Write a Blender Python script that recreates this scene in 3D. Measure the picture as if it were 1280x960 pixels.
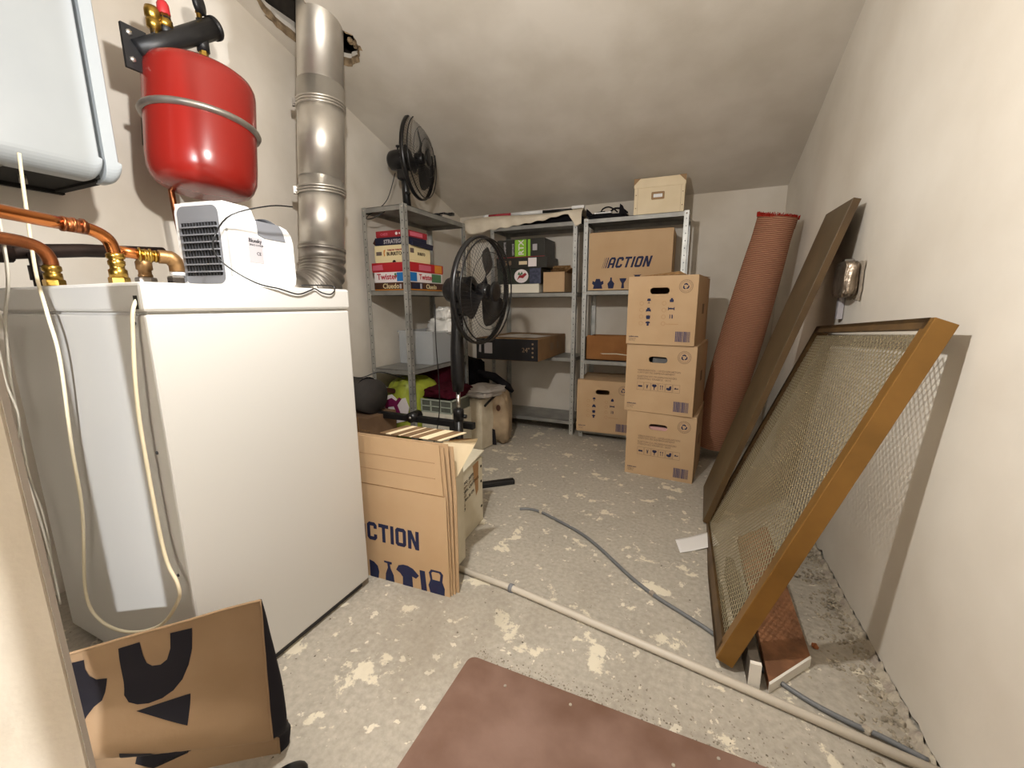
import bpy, bmesh, math, random
from mathutils import Vector, Matrix, noise
from mathutils.geometry import tessellate_polygon

for o in list(bpy.data.objects):
    bpy.data.objects.remove(o)
SC = bpy.context.scene
COL = SC.collection
R = math.radians
random.seed(4)

# ---------------------------------------------------------------- camera
cd = bpy.data.cameras.new('camera')
cam = bpy.data.objects.new('camera', cd)
COL.objects.link(cam)
SC.camera = cam
cd.sensor_fit = 'HORIZONTAL'
cd.sensor_width = 36.0
cd.lens = 522.0 / 1280.0 * 36.0
cd.clip_start = 0.02
cam.matrix_world = (Matrix.Translation((0, 0, 1.10)) @ Matrix.Rotation(R(24.0), 4, 'Z')
                    @ Matrix.Rotation(R(90 - 10.85), 4, 'X') @ Matrix.Rotation(R(-0.25), 4, 'Z'))

# ---------------------------------------------------------------- world, view
w = bpy.data.worlds.new('world')
SC.world = w
w.use_nodes = True
w.node_tree.nodes['Background'].inputs[0].default_value = (0.9, 0.95, 1.0, 1)
w.node_tree.nodes['Background'].inputs[1].default_value = 0.02
SC.view_settings.view_transform = 'Standard'
SC.view_settings.look = 'None'
SC.view_settings.gamma = 1
SC.view_settings.exposure = 0.27
SC.view_settings.use_curve_mapping = False

# ---------------------------------------------------------------- lamps
def lamp(name, loc, power, color, radius):
    l = bpy.data.lights.new(name, 'POINT')
    l.energy = power
    l.color = color
    l.shadow_soft_size = radius
    o = bpy.data.objects.new(name, l)
    o.location = loc
    COL.objects.link(o)
    return o
lamp('ceiling_bulb_light', (-0.56, 0.58, 1.84), 68, (1.0, 0.97, 0.925), 0.03)      # bulb of the boiler room
lamp('hallway_light', (0.86, -1.81, 1.75), 400, (0.93, 0.96, 1.0), 0.02)         # lamp in the hall behind the camera

# ---------------------------------------------------------------- colours / materials
def lin(h):
    h = h.lstrip('#')
    r = []
    for i in (0, 2, 4):
        c = int(h[i:i + 2], 16) / 255
        r.append(c / 12.92 if c <= .04045 else ((c + .055) / 1.055) ** 2.4)
    return (r[0], r[1], r[2], 1)

MATS = {}
def mat(name, col, rough=.6, metal=0., var=None, vscale=6., bump=0., bscale=60., spec=.5, trans=0., alpha=1., detail=4.):
    """var: second colour mixed by noise"""
    if name in MATS:
        return MATS[name]
    m = bpy.data.materials.new(name)
    m.use_nodes = True
    nt = m.node_tree
    b = nt.nodes['Principled BSDF']
    b.inputs['Base Color'].default_value = lin(col)
    b.inputs['Roughness'].default_value = rough
    b.inputs['Metallic'].default_value = metal
    b.inputs['Specular IOR Level'].default_value = spec
    b.inputs['Transmission Weight'].default_value = trans
    b.inputs['Alpha'].default_value = alpha
    tc = nt.nodes.new('ShaderNodeTexCoord')
    if var:
        n = nt.nodes.new('ShaderNodeTexNoise')
        n.inputs['Scale'].default_value = vscale
        n.inputs['Detail'].default_value = detail
        nt.links.new(tc.outputs['Object'], n.inputs['Vector'])
        r = nt.nodes.new('ShaderNodeValToRGB')
        r.color_ramp.elements[0].position = .35
        r.color_ramp.elements[1].position = .65
        r.color_ramp.elements[0].color = lin(col)
        r.color_ramp.elements[1].color = lin(var)
        nt.links.new(n.outputs['Fac'], r.inputs['Fac'])
        nt.links.new(r.outputs['Color'], b.inputs['Base Color'])
    if bump:
        n2 = nt.nodes.new('ShaderNodeTexNoise')
        n2.inputs['Scale'].default_value = bscale
        n2.inputs['Detail'].default_value = 5
        nt.links.new(tc.outputs['Object'], n2.inputs['Vector'])
        bm_ = nt.nodes.new('ShaderNodeBump')
        bm_.inputs['Strength'].default_value = bump
        bm_.inputs['Distance'].default_value = .01
        nt.links.new(n2.outputs['Fac'], bm_.inputs['Height'])
        nt.links.new(bm_.outputs['Normal'], b.inputs['Normal'])
    MATS[name] = m
    return m

plaster = mat('plaster_wall', '#e2dbd0', .9, var='#d2c9bb', vscale=2.2, bump=.25, bscale=9, spec=.2, detail=8)
plaster_r = mat('plaster_right', '#e3ddd2', .9, var='#d5cdc0', vscale=1.8, bump=.3, bscale=7, spec=.2, detail=9)
plaster_c = mat('plaster_ceiling', '#dad3c8', .92, var='#c9c1b4', vscale=2.5, bump=.3, bscale=8, spec=.2, detail=9)
jamb_m = mat('painted_jamb', '#c6bcad', .8, var='#bbb09f', vscale=5, bump=.15, bscale=30, spec=.2)
card = mat('cardboard', '#c6a885', .85, var='#bfa07c', vscale=4, bump=.05, bscale=120, spec=.15)
card_d = mat('cardboard_edge', '#9d7c56', .9, var='#7d5f3f', vscale=60, spec=.1)
card_br = mat('cardboard_brown', '#9a6a3e', .8, var='#8b5d35', vscale=6, spec=.2)
card_w = mat('cardboard_white', '#d8d0bb', .8, var='#cdc4ad', vscale=9, spec=.15)
kraft = mat('kraft_paper', '#967c60', .8, var='#8d7357', vscale=7, bump=.1, bscale=40, spec=.2)
ink_blue = mat('ink_navy', '#27304f', .7, var='#2d2c4a', vscale=30, spec=.2)
ink_grey = mat('ink_grey_brown', '#8a7560', .85, spec=.1)
ink_faint = mat('ink_faint', '#b08960', .85, spec=.1)
ink_bar = mat('ink_barcode', '#55506a', .8, spec=.1)
ink_black = mat('ink_black', '#1c1a20', .75, spec=.2)
galv = mat('galvanised_steel', '#bfbfbb', .45, .6, var='#a3a4a1', vscale=14, spec=.5)
galv_d = mat('galvanised_shelf', '#a09f9a', .5, .45, var='#8c8b87', vscale=10, spec=.5)
steel = mat('brushed_steel', '#d6d2ca', .36, .8, var='#c4beb5', vscale=5)
steel_d = mat('dull_steel', '#b0aaa1', .42, .8, var='#86807a', vscale=8)
chrome = mat('chrome', '#d9d9d9', .12, 1.)
white_e = mat('white_enamel', '#cfcdc8', .38, spec=.4)
white_b = mat('white_boiler', '#a6abad', .35, var='#a0a5a8', vscale=3, spec=.5)
white_p = mat('white_plastic', '#ecedee', .35)
grey_p = mat('grey_plastic', '#7e8086', .5)
grey_d = mat('dark_grey_plastic', '#3b3c40', .55)
dark = mat('very_dark', '#16140f', .9)
black_p = mat('black_plastic', '#141416', .32)
black_m = mat('black_metal', '#19191b', .45, spec=.5)
black_f = mat('black_fabric', '#1b1a1d', .95, bump=.3, bscale=60, spec=.1)
red_t = mat('red_enamel', '#8c1f18', .25, spec=.55)
copper = mat('copper', '#c27a45', .25, 1., var='#b06a3a', vscale=8)
copper_d = mat('copper_tarnished', '#9a5c36', .35, .9, var='#6e4128', vscale=18)
brass = mat('brass', '#b59245', .3, 1., var='#9b7d3c', vscale=15)
bronze = mat('bronze', '#8b6a45', .45, .8, var='#a07c52', vscale=30)
cord_m = mat('cream_cord', '#e8dcbd', .6)
cord_g = mat('grey_white_cord', '#cfcabd', .6)
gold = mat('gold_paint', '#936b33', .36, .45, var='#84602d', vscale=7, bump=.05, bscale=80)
gold_shade = mat('gold_shaded', '#6d5434', .5, .3, var='#55412a', vscale=9)  # shaded copy of the gold paint, for the frame's darker rails
meshm = mat('mesh_metal', '#c2b89c', .4, .6, var='#b5a98a', vscale=3)
plank_m = mat('plank_brown', '#5f4f36', .5, var='#51432d', vscale=5, bump=.05, bscale=50)
plank_e = mat('plank_edge', '#5f4829', .5, var='#4d3a22', vscale=6)
rug = mat('rug_back', '#a5664d', .95, var='#93573f', vscale=5, spec=.05)
fringe = mat('rug_fringe', '#9c2b22', .95, spec=.05)
wood_r = mat('batten_wood', '#946544', .75, var='#6f4a30', vscale=14, bump=.3, bscale=40)
wood_w = mat('batten_white', '#e9e4da', .6)
pipe_m = mat('floor_pipe', '#cbc2b4', .4, spec=.4)
hose_m = mat('grey_hose', '#6e7072', .5)
concrete_l = mat('mortar_lump', '#a1968a', .95, var='#bfb5a2', vscale=22, bump=.9, bscale=60)
stone_m = mat('rubble_stone', '#b1a693', .95, var='#8d8474', vscale=40, bump=.4, bscale=80)
mat_m = mat('brown_board', '#6f5243', .5, var='#8d7164', vscale=4.5, bump=.06, bscale=60, spec=.35, detail=9)
paper = mat('white_paper', '#eeecea', .7)
cream = mat('cream_box', '#e8d6b4', .5, var='#e2cfab', vscale=8)
tan = mat('tan_leather', '#9c7a52', .6)
cloth_m = mat('cream_cloth', '#e0d6c4', .95, var='#d6cab6', vscale=12, bump=.25, bscale=60, spec=.1)
redcloth = mat('dark_red_cloth', '#400f1b', .95, bump=.4, bscale=50, spec=.1)
green_b = mat('lime_bag', '#a9b23c', .45, var='#929c34', vscale=10, bump=.2, bscale=30)
purple = mat('purple_ink', '#7a1f52', .5)
greyclear = mat('clear_plastic', '#d9dde0', .12, alpha=.38, spec=.6)
grey_c = mat('grey_contents', '#686b6f', .8, var='#505357', vscale=14)
white_cr = mat('white_film', '#e6e4df', .35, bump=.4, bscale=40)
dogbag = mat('feed_bag', '#b7a083', .5, var='#8f7c63', vscale=7, bump=.2, bscale=20)
yellow = mat('yellow_ink', '#c9b53a', .5)
red_b = mat('game_red', '#b5202a', .45)
red_b2 = mat('game_dark_red', '#9c2630', .45)
pink_b = mat('game_pink', '#d2667a', .5)
blue_b = mat('game_blue', '#1e72b8', .45)
navy_b = mat('game_navy', '#1a1d36', .4)
brown_b = mat('game_brown', '#3a231b', .45, var='#57321f', vscale=12)
cream_b = mat('game_cream', '#ead9ab', .5)
white_bx = mat('game_white', '#eee6e6', .45)
green_x = mat('label_green', '#8fc43a', .4)
orange = mat('game_orange', '#d98b35', .5)
dkgreen = mat('game_green', '#4f7a55', .5)
blk_box = mat('black_box', '#24231f', .45, var='#2c2b25', vscale=8)
lilac = mat('label_grey', '#b4b0b4', .6)
tape = mat('brown_tape', '#a37848', .4)
plaster_broken = mat('broken_plaster', '#a08a6c', .95, var='#6d5a43', vscale=25, bump=.8, bscale=40)
tan_old = mat('striped_dark', '#6a5238', .9, var='#7d6142', vscale=20)

def floor_material():
    m = bpy.data.materials.new('concrete_floor')
    m.use_nodes = True
    nt = m.node_tree
    N, Lk = nt.nodes, nt.links
    b = N['Principled BSDF']
    b.inputs['Roughness'].default_value = .85
    b.inputs['Specular IOR Level'].default_value = .25
    tc = N.new('ShaderNodeTexCoord')
    def nz(scale, detail, dist=0., rough=.55, off=0.):
        mp = N.new('ShaderNodeMapping')
        mp.inputs['Location'].default_value = (off, off * .7, 0)
        Lk.new(tc.outputs['Object'], mp.inputs['Vector'])
        n = N.new('ShaderNodeTexNoise')
        n.inputs['Scale'].default_value = scale
        n.inputs['Detail'].default_value = detail
        n.inputs['Roughness'].default_value = rough
        n.inputs['Distortion'].default_value = dist
        Lk.new(mp.outputs['Vector'], n.inputs['Vector'])
        return n.outputs['Fac']
    def ramp(f, a, b_, ca=(0, 0, 0, 1), cb=(1, 1, 1, 1)):
        r = N.new('ShaderNodeValToRGB')
        r.color_ramp.elements[0].position = a
        r.color_ramp.elements[1].position = b_
        r.color_ramp.elements[0].color = ca
        r.color_ramp.elements[1].color = cb
        Lk.new(f, r.inputs['Fac'])
        return r.outputs['Color']
    def mix(f, a, b_, mode='MIX'):
        x = N.new('ShaderNodeMix')
        x.data_type = 'RGBA'
        x.blend_type = mode
        if isinstance(f, float):
            x.inputs[0].default_value = f
        else:
            Lk.new(f, x.inputs[0])
        for s, v in ((x.inputs[6], a), (x.inputs[7], b_)):
            if isinstance(v, tuple):
                s.default_value = v
            else:
                Lk.new(v, s)
        return x.outputs[2]
    base = ramp(nz(2.3, 9, .3), .3, .7, lin('#aba499'), lin('#bdb5a8'))
    fine = ramp(nz(55, 6), .3, .7, lin('#8f887b'), lin('#c6beb0'))
    c = mix(.45, base, fine)
    big = ramp(nz(6.5, 11, .2, .66, 3.1), .588, .615)
    small = ramp(nz(19, 6, .1, .6, 7.7), .625, .65)
    scr = ramp(nz(30, 8, 1.2, .7, 1.7), .66, .72)
    c = mix(scr, c, lin('#d6cdb9'))
    c = mix(small, c, lin('#e0d8c6'))
    c = mix(big, c, lin('#e2d9c4'))
    specks = ramp(nz(60, 3, 0, .5, 5.), .70, .74)
    c = mix(specks, c, lin('#5d564b'))
    dirty = ramp(nz(1.4, 8, .5, .6, 9.), .55, .75)
    m2 = N.new('ShaderNodeMath'); m2.operation = 'MULTIPLY'; m2.inputs[1].default_value = .6
    Lk.new(dirty, m2.inputs[0])
    c = mix(m2.outputs[0], c, lin('#8d8373'))
    Lk.new(c, b.inputs['Base Color'])
    bp = N.new('ShaderNodeBump')
    bp.inputs['Strength'].default_value = .35
    bp.inputs['Distance'].default_value = .006
    a = N.new('ShaderNodeMath'); a.operation = 'ADD'
    Lk.new(nz(40, 8, 0, .7), a.inputs[0]); Lk.new(big, a.inputs[1])
    Lk.new(a.outputs[0], bp.inputs['Height'])
    Lk.new(bp.outputs['Normal'], b.inputs['Normal'])
    return m
floor_m = floor_material()

def stripes(name, c1, c2, scale, axis='Z', width=.5, bump=0.):
    m = bpy.data.materials.new(name)
    m.use_nodes = True
    nt = m.node_tree
    N, Lk = nt.nodes, nt.links
    b = N['Principled BSDF']
    b.inputs['Roughness'].default_value = .9
    b.inputs['Specular IOR Level'].default_value = .1
    tc = N.new('ShaderNodeTexCoord')
    wv = N.new('ShaderNodeTexWave')
    wv.bands_direction = axis
    wv.inputs['Scale'].default_value = scale
    wv.inputs['Distortion'].default_value = .6
    wv.inputs['Detail'].default_value = 2
    wv.inputs['Detail Scale'].default_value = 3
    Lk.new(tc.outputs['Object'], wv.inputs['Vector'])
    r = N.new('ShaderNodeValToRGB')
    r.color_ramp.elements[0].position = width - .2
    r.color_ramp.elements[1].position = width + .2
    r.color_ramp.elements[0].color = lin(c1)
    r.color_ramp.elements[1].color = lin(c2)
    Lk.new(wv.outputs['Fac'], r.inputs['Fac'])
    Lk.new(r.outputs['Color'], b.inputs['Base Color'])
    if bump:
        bp = N.new('ShaderNodeBump')
        bp.inputs['Strength'].default_value = bump
        bp.inputs['Distance'].default_value = .004
        Lk.new(wv.outputs['Fac'], bp.inputs['Height'])
        Lk.new(bp.outputs['Normal'], b.inputs['Normal'])
    return m
rug_m = stripes('rug_ribbed', '#855443', '#b98c70', 30., 'Z', .45, .8)

# ---------------------------------------------------------------- mesh building
class MB:
    def __init__(s):
        s.v = []; s.f = []; s.mi = []; s.sm = []
    def add(s, vs, fs, mi=0, smooth=False, M=None):
        o = len(s.v)
        for p in vs:
            p = Vector(p)
            if M is not None:
                p = M @ p
            s.v.append(tuple(p))
        for f in fs:
            s.f.append([i + o for i in f]); s.mi.append(mi); s.sm.append(smooth)
        return s
    def box(s, x0, x1, y0, y1, z0, z1, mi=0, M=None, c=0.0):
        """box, with chamfer c on all edges if c>0"""
        if c <= 0:
            vs = [(x, y, z) for z in (z0, z1) for y in (y0, y1) for x in (x0, x1)]
            fs = [(0, 2, 3, 1), (4, 5, 7, 6), (0, 1, 5, 4), (2, 6, 7, 3), (0, 4, 6, 2), (1, 3, 7, 5)]
            return s.add(vs, fs, mi, False, M)
        b = bmesh.new()
        bmesh.ops.create_cube(b, size=1)
        for v in b.verts:
            v.co = Vector(((x0 + x1) / 2 + v.co.x * (x1 - x0), (y0 + y1) / 2 + v.co.y * (y1 - y0), (z0 + z1) / 2 + v.co.z * (z1 - z0)))
        bmesh.ops.bevel(b, geom=b.edges[:], offset=c, segments=2, affect='EDGES', profile=.5)
        b.verts.index_update()
        s.add([v.co[:] for v in b.verts], [[v.index for v in f.verts] for f in b.faces], mi, False, M)
        b.free()
        return s
    def tube(s, pts, r, n=8, mi=0, cap=True, M=None, closed=False):
        pts = [Vector(p) for p in pts]
        rs = r if isinstance(r, (list, tuple)) else [r] * len(pts)
        vs = []; fs = []
        L = len(pts)
        up = None
        for i, p in enumerate(pts):
            if closed:
                t = pts[(i + 1) % L] - pts[i - 1]
            elif i == 0:
                t = pts[1] - p
            elif i == L - 1:
                t = p - pts[i - 1]
            else:
                t = pts[i + 1] - pts[i - 1]
            if t.length < 1e-9: t = Vector((0, 0, 1))
            t.normalize()
            if up is None:
                up = Vector((0, 0, 1)) if abs(t.z) < .9 else Vector((1, 0, 0))
            a = t.cross(up)
            if a.length < 1e-4:
                a = t.cross(Vector((1, .3, .2)))
            a.normalize()
            bb = a.cross(t).normalized()
            up = bb
            for k in range(n):
                an = 2 * math.pi * k / n
                vs.append(p + (a * math.cos(an) + bb * math.sin(an)) * rs[i])
        for i in range(L if closed else L - 1):
            j = (i + 1) % L
            for k in range(n):
                q = (k + 1) % n
                fs.append((i * n + k, i * n + q, j * n + q, j * n + k))
        if cap and not closed:
            fs.append(tuple(range(n))[::-1]); fs.append(tuple((L - 1) * n + k for k in range(n)))
        return s.add(vs, fs, mi, n > 5, M)
    def lathe(s, prof, n=32, mi=0, M=None, sm=True, cap=True):
        """prof: (r,z) list around Z"""
        vs = []; fs = []
        for r, z in prof:
            for k in range(n):
                a = 2 * math.pi * k / n
                vs.append((r * math.cos(a), r * math.sin(a), z))
        for i in range(len(prof) - 1):
            for k in range(n):
                q = (k + 1) % n
                fs.append((i * n + k, i * n + q, (i + 1) * n + q, (i + 1) * n + k))
        if cap and prof[0][0] > 1e-5: fs.append(tuple(range(n))[::-1])
        if cap and prof[-1][0] > 1e-5: fs.append(tuple((len(prof) - 1) * n + k for k in range(n)))
        return s.add(vs, fs, mi, sm, M)
    def poly(s, outer, holes=(), t=.001, mi=0, M=None):
        """polygon in XZ plane (x,z) with thickness t from y=0 to y=t"""
        loops = [list(outer)] + [list(h) for h in holes]
        tri = tessellate_polygon([[Vector((p[0], p[1], 0)) for p in l] for l in loops])
        flat = [p for l in loops for p in l]
        n = len(flat)
        vs = [(p[0], 0, p[1]) for p in flat] + [(p[0], t, p[1]) for p in flat]
        fs = [tuple(x) for x in tri] + [tuple(i + n for i in reversed(x)) for x in tri]
        o = 0
        for l in loops:
            k = len(l)
            for i in range(k):
                j = (i + 1) % k
                fs.append((o + i, o + j, o + j + n, o + i + n))
            o += k
        return s.add(vs, fs, mi, False, M)
    def grid(s, fn, nu, nv, mi=0, M=None, smooth=True, closeu=False):
        vs = [fn(i / nu, j / nv) for j in range(nv + 1) for i in range(nu + (0 if closeu else 1))]
        W = nu if closeu else nu + 1
        fs = []
        for j in range(nv):
            for i in range(nu):
                a = j * W + i; b = j * W + (i + 1) % W
                fs.append((a, b, b + W, a + W))
        return s.add(vs, fs, mi, smooth, M)
    def build(s, name, mats, parent=None, label=None, kind=None):
        me = bpy.data.meshes.new(name)
        me.from_pydata(s.v, [], s.f)
        if not isinstance(mats, (list, tuple)): mats = [mats]
        for m in mats: me.materials.append(m)
        me.polygons.foreach_set('material_index', s.mi)
        me.polygons.foreach_set('use_smooth', s.sm)
        b = bmesh.new(); b.from_mesh(me)
        bmesh.ops.recalc_face_normals(b, faces=b.faces[:])
        b.to_mesh(me); b.free()
        me.update()
        o = bpy.data.objects.new(name, me)
        COL.objects.link(o)
        if parent: o.parent = parent
        if label: o['label'] = label
        if kind: o['kind'] = kind
        return o

def Q(name, **k):
    return MB()

def thing(name, label, cat, loc=(0, 0, 0), rot=(0, 0, 0), group=None):
    o = bpy.data.objects.new(name, None)
    o.empty_display_size = .05
    COL.objects.link(o)
    o.location = loc
    o.rotation_euler = [R(a) for a in rot]
    o['label'] = label; o['category'] = cat
    if group: o['group'] = group
    return o

def tag(o, label, cat, group=None, kind=None):
    o['label'] = label; o['category'] = cat
    if group: o['group'] = group
    if kind: o['kind'] = kind
    return o

def struct(o):
    o['kind'] = 'structure'
    return o

def circle(cx, cz, r, n=16, sx=1., a0=0.):
    return [(cx + r * sx * math.cos(a0 + 2 * math.pi * i / n), cz + r * math.sin(a0 + 2 * math.pi * i / n)) for i in range(n)]

def stadium(cx, cz, w_, h_, n=6):
    r = h_ / 2
    p = []
    for i in range(n + 1):
        a = -math.pi / 2 + math.pi * i / n
        p.append((cx + w_ / 2 - r + r * math.cos(a), cz + r * math.sin(a)))
    for i in range(n + 1):
        a = math.pi / 2 + math.pi * i / n
        p.append((cx - w_ / 2 + r + r * math.cos(a), cz + r * math.sin(a)))
    return p

def smooth_path(pts, k=5):
    """Catmull-Rom"""
    P = [Vector(p) for p in pts]
    out = []
    for i in range(len(P) - 1):
        p0 = P[max(i - 1, 0)]; p1 = P[i]; p2 = P[i + 1]; p3 = P[min(i + 2, len(P) - 1)]
        for j in range(k):
            t = j / k
            out.append(.5 * ((2 * p1) + (-p0 + p2) * t + (2 * p0 - 5 * p1 + 4 * p2 - p3) * t * t + (-p0 + 3 * p1 - 3 * p2 + p3) * t ** 3))
    out.append(P[-1])
    return out

def text(name, s_, size, m, parent, M, align='LEFT', xs=1., bold=0.):
    """flat print: text laid in local XZ plane (facing -Y), transformed by M"""
    cu = bpy.data.curves.new('t', 'FONT')
    cu.body = s_
    cu.size = size
    cu.align_x = align
    cu.extrude = .0004
    cu.offset = bold
    cu.resolution_u = 2
    ob = bpy.data.objects.new('t', cu)
    COL.objects.link(ob)
    dg = bpy.context.evaluated_depsgraph_get()
    me = bpy.data.meshes.new_from_object(ob.evaluated_get(dg))
    bpy.data.objects.remove(ob)
    me.transform(M @ Matrix.Rotation(R(90), 4, 'X') @ Matrix.Scale(xs, 4, (1, 0, 0)))
    me.name = name
    me.materials.clear(); me.materials.append(m)
    o = bpy.data.objects.new(name, me)
    COL.objects.link(o)
    o.parent = parent
    return o

T = lambda x, y, z: Matrix.Translation((x, y, z))
def RZ(a): return Matrix.Rotation(R(a), 4, 'Z')
def RX(a): return Matrix.Rotation(R(a), 4, 'X')
def RY(a): return Matrix.Rotation(R(a), 4, 'Y')

def arc(c, r, a0, a1, n=6):
    return [(c[0] + r * math.cos(R(a0 + (a1 - a0) * i / n)), c[1] + r * math.sin(R(a0 + (a1 - a0) * i / n))) for i in range(n + 1)]

# block letters of the logo, unit height, each about .62 wide
def letter(ch):
    t = .2
    if ch == 'A': return [([(0, 0), (.0, .8), (.14, 1), (.5, 1), (.64, .8), (.64, 0), (.44, 0), (.44, .28), (.2, .28), (.2, 0)], [[(.2, .46), (.2, .76), (.26, .82), (.38, .82), (.44, .76), (.44, .46)]])], .64
    if ch == 'C': return [([(.14, 0), (0, .14), (0, .86), (.14, 1), (.5, 1), (.64, .86), (.64, .66), (.44, .66), (.44, .8), (.2, .8), (.2, .2), (.44, .2), (.44, .34), (.64, .34), (.64, .14), (.5, 0)], [])], .64
    if ch == 'T': return [([(.22, 0), (.22, .8), (0, .8), (0, 1), (.64, 1), (.64, .8), (.42, .8), (.42, 0)], [])], .64
    if ch == 'I': return [([(0, 0), (0, 1), (.2, 1), (.2, 0)], [])], .2
    if ch == 'O': return [([(.12, 0), (0, .12), (0, .88), (.12, 1), (.54, 1), (.66, .88), (.66, .12), (.54, 0)], [[(.2, .2), (.2, .8), (.46, .8), (.46, .2)]])], .66
    if ch == 'N': return [([(0, 0), (0, 1), (.22, 1), (.47, .42), (.47, 1), (.67, 1), (.67, 0), (.45, 0), (.2, .58), (.2, 0)], [])], .67
def logo(mb, x, z, h, s_='ACTION', slant=.22, gap=.12, lines=True, M=None, xscale=1.):
    def tr(p): return (x + (cx + p[0] + p[1] * slant) * h * xscale, z + p[1] * h)
    cx = 0
    if lines:
        for wd in (.03, .05, .085):
            mb.poly([tr(p) for p in [(0, 0), (0, 1), (wd, 1), (wd, 0)]], [], .0006, 0, M)
            cx += wd + .12
        cx += .0
    for ch in s_:
        L, wd = letter(ch)
        for o, hs in L:
            mb.poly([tr(p) for p in o], [[tr(p) for p in q] for q in hs], .0006, 0, M)
        cx += wd + gap
    return mb

# ================================================================= ROOM SHELL
XR0, XR1 = 0.60, 0.507         # right wall x at y=1.2 and y=3.72
def xr(y): return XR0 + (XR1 - XR0) * (y - 1.2) / (3.72 - 1.2)
XL = -2.2; YB = 3.72; YF = -0.30
def zc(x, y):
    s_ = .31 + (.37 - .31) * (x + 2.2) / 2.75
    return 1.925 + s_ * (3.72 - max(y, 1.2))

# floor (with worn sunken strip along the right wall)
def floor_fn(u, v):
    x = -2.3 + u * 3.15; y = -2.6 + v * 6.5
    z = 0
    d = xr(y) - x
    if -.05 < d < .26 and .9 < y < 2.6:
        k = min(1, (.26 - d) / .2) if d < .26 else 0
        z -= .012 * k * (0.6 + noise.noise(Vector((x * 14, y * 14, 0))))
    return (x, y, z)
fl = MB().grid(floor_fn, 150, 260)
struct(fl.build('floor', floor_m))

b = MB(); b.add([(XL, YF, -.02), (XL, YB, -.02), (XL, YB, 3.0), (XL, YF, 3.2), (XL - .12, YF, -.02), (XL - .12, YB, -.02), (XL - .12, YB, 3.0), (XL - .12, YF, 3.2)],
               [(0, 1, 2, 3), (7, 6, 5, 4), (0, 4, 5, 1), (3, 2, 6, 7), (0, 3, 7, 4), (1, 5, 6, 2)])
struct(b.build('wall_left', plaster))
b = MB(); b.box(XL - .12, .75, YB, YB + .12, -.02, 2.6)
struct(b.build('wall_back', plaster))
# right wall: gently wavy plaster, ragged foot
def rw(u, v):
    y = YF - .1 + u * (YB + .02 - YF + .1)
    z0 = -.02
    if 1.1 < y < 2.6:
        z0 = .012 + .02 * noise.noise(Vector((y * 18, 3, 0)))
    z = z0 + v * (3.2 - z0)
    x = xr(y) + .006 * noise.noise(Vector((y * 1.6, z * 1.6, 1)))
    return (x, y, z)
b = MB().grid(rw, 140, 50)
b.grid(lambda u, v: (xr(YF - .1 + u * 4.14) + .12, YF - .1 + u * 4.14, -.02 + v * 3.2), 4, 4)
struct(b.build('wall_right', plaster_r))

# ceiling with the broken hole around the flue
HOLE = [(-1.882, 1.60), (-1.851, 1.68), (-1.872, 1.74), (-1.872, 1.80), (-1.848, 1.85), (-1.822, 1.885), (-1.80, 1.92), (-1.775, 1.945),
        (-1.785, 1.985), (-1.805, 2.03), (-1.85, 2.07), (-1.922, 2.085), (-1.985, 2.05), (-2.03, 2.0), (-2.09, 1.90), (-2.125, 1.80), (-2.12, 1.70), (-2.06, 1.60), (-1.97, 1.53)]
hole = []
for i, p in enumerate(HOLE):
    q = HOLE[(i + 1) % len(HOLE)]
    for k in range(4):
        t = k / 4
        j = Vector((p[0] + (q[0] - p[0]) * t, p[1] + (q[1] - p[1]) * t, 0))
        nn = noise.noise(j * 45) * .009
        hole.append((j.x + nn, j.y + noise.noise(j * 45 + Vector((5, 5, 5))) * .009))
YS = [1.2, 2.2, 3.0, YB + .03]
c = MB()
outer = [(XL - .03, 1.2), (XL - .03, 2.4), (-1.2, 2.4), (-1.2, 1.2)]
def ceil_piece(mb, loops):
    tri = tessellate_polygon([[Vector((p[0], p[1], 0)) for p in l] for l in loops])
    flat = [p for l in loops for p in l]
    n = len(flat)
    vs = [(p[0], p[1], zc(p[0], p[1])) for p in flat] + [(p[0], p[1], zc(p[0], p[1]) + .06) for p in flat]
    fs = [tuple(x) for x in tri] + [tuple(i + n for i in reversed(x)) for x in tri]
    o = 0
    for l in loops:
        k = len(l)
        for i in range(k):
            j = (i + 1) % k
            fs.append((o + i, o + j, o + j + n, o + i + n))
        o += k
    mb.add(vs, fs)
ceil_piece(c, [outer, hole])
def cg(x0, x1, y0, y1, nu, nv):
    c.grid(lambda u, v: (x0 + u * (x1 - x0), y0 + v * (y1 - y0), zc(x0 + u * (x1 - x0), y0 + v * (y1 - y0))), nu, nv, smooth=False)
cg(-1.2, .72, 1.2, YB + .03, 8, 10)
cg(XL - .03, -1.2, 2.4, YB + .03, 6, 6)
cg(XL - .03, .72, YF - .1, 1.2, 6, 4)
struct(c.build('ceiling', plaster_c))
# broken plaster lining around the hole
b = MB()
n = len(hole)
cx, cy = -1.94, 1.82
vs = []; fs = []
for k, (s_, dz) in enumerate(((1.07, -.002), (1.0, -.006), (.97, .02), (1.02, .05))):
    for i, p in enumerate(hole):
        jit = .01 * noise.noise(Vector((p[0] * 60, p[1] * 60, k * 3)))
        x = cx + (p[0] - cx) * (s_ + jit); y = cy + (p[1] - cy) * (s_ + jit)
        x = max(x, XL + .002)
        vs.append((x, y, zc(x, y) + dz + (jit if k else 0)))
for k in range(3):
    for i in range(n):
        j = (i + 1) % n
        fs.append((k * n + i, k * n + j, (k + 1) * n + j, (k + 1) * n + i))
keep = [f for f in fs if f[0] >= n or noise.noise(Vector((hole[f[0] % n][0] * 9, hole[f[0] % n][1] * 9, 0))) > .12]
b.add(vs, keep)
struct(b.build('trim_1', plaster_broken))
b = MB()
b.box(-2.19, -1.6, 1.35, 2.3, 3.25, 3.27)
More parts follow.
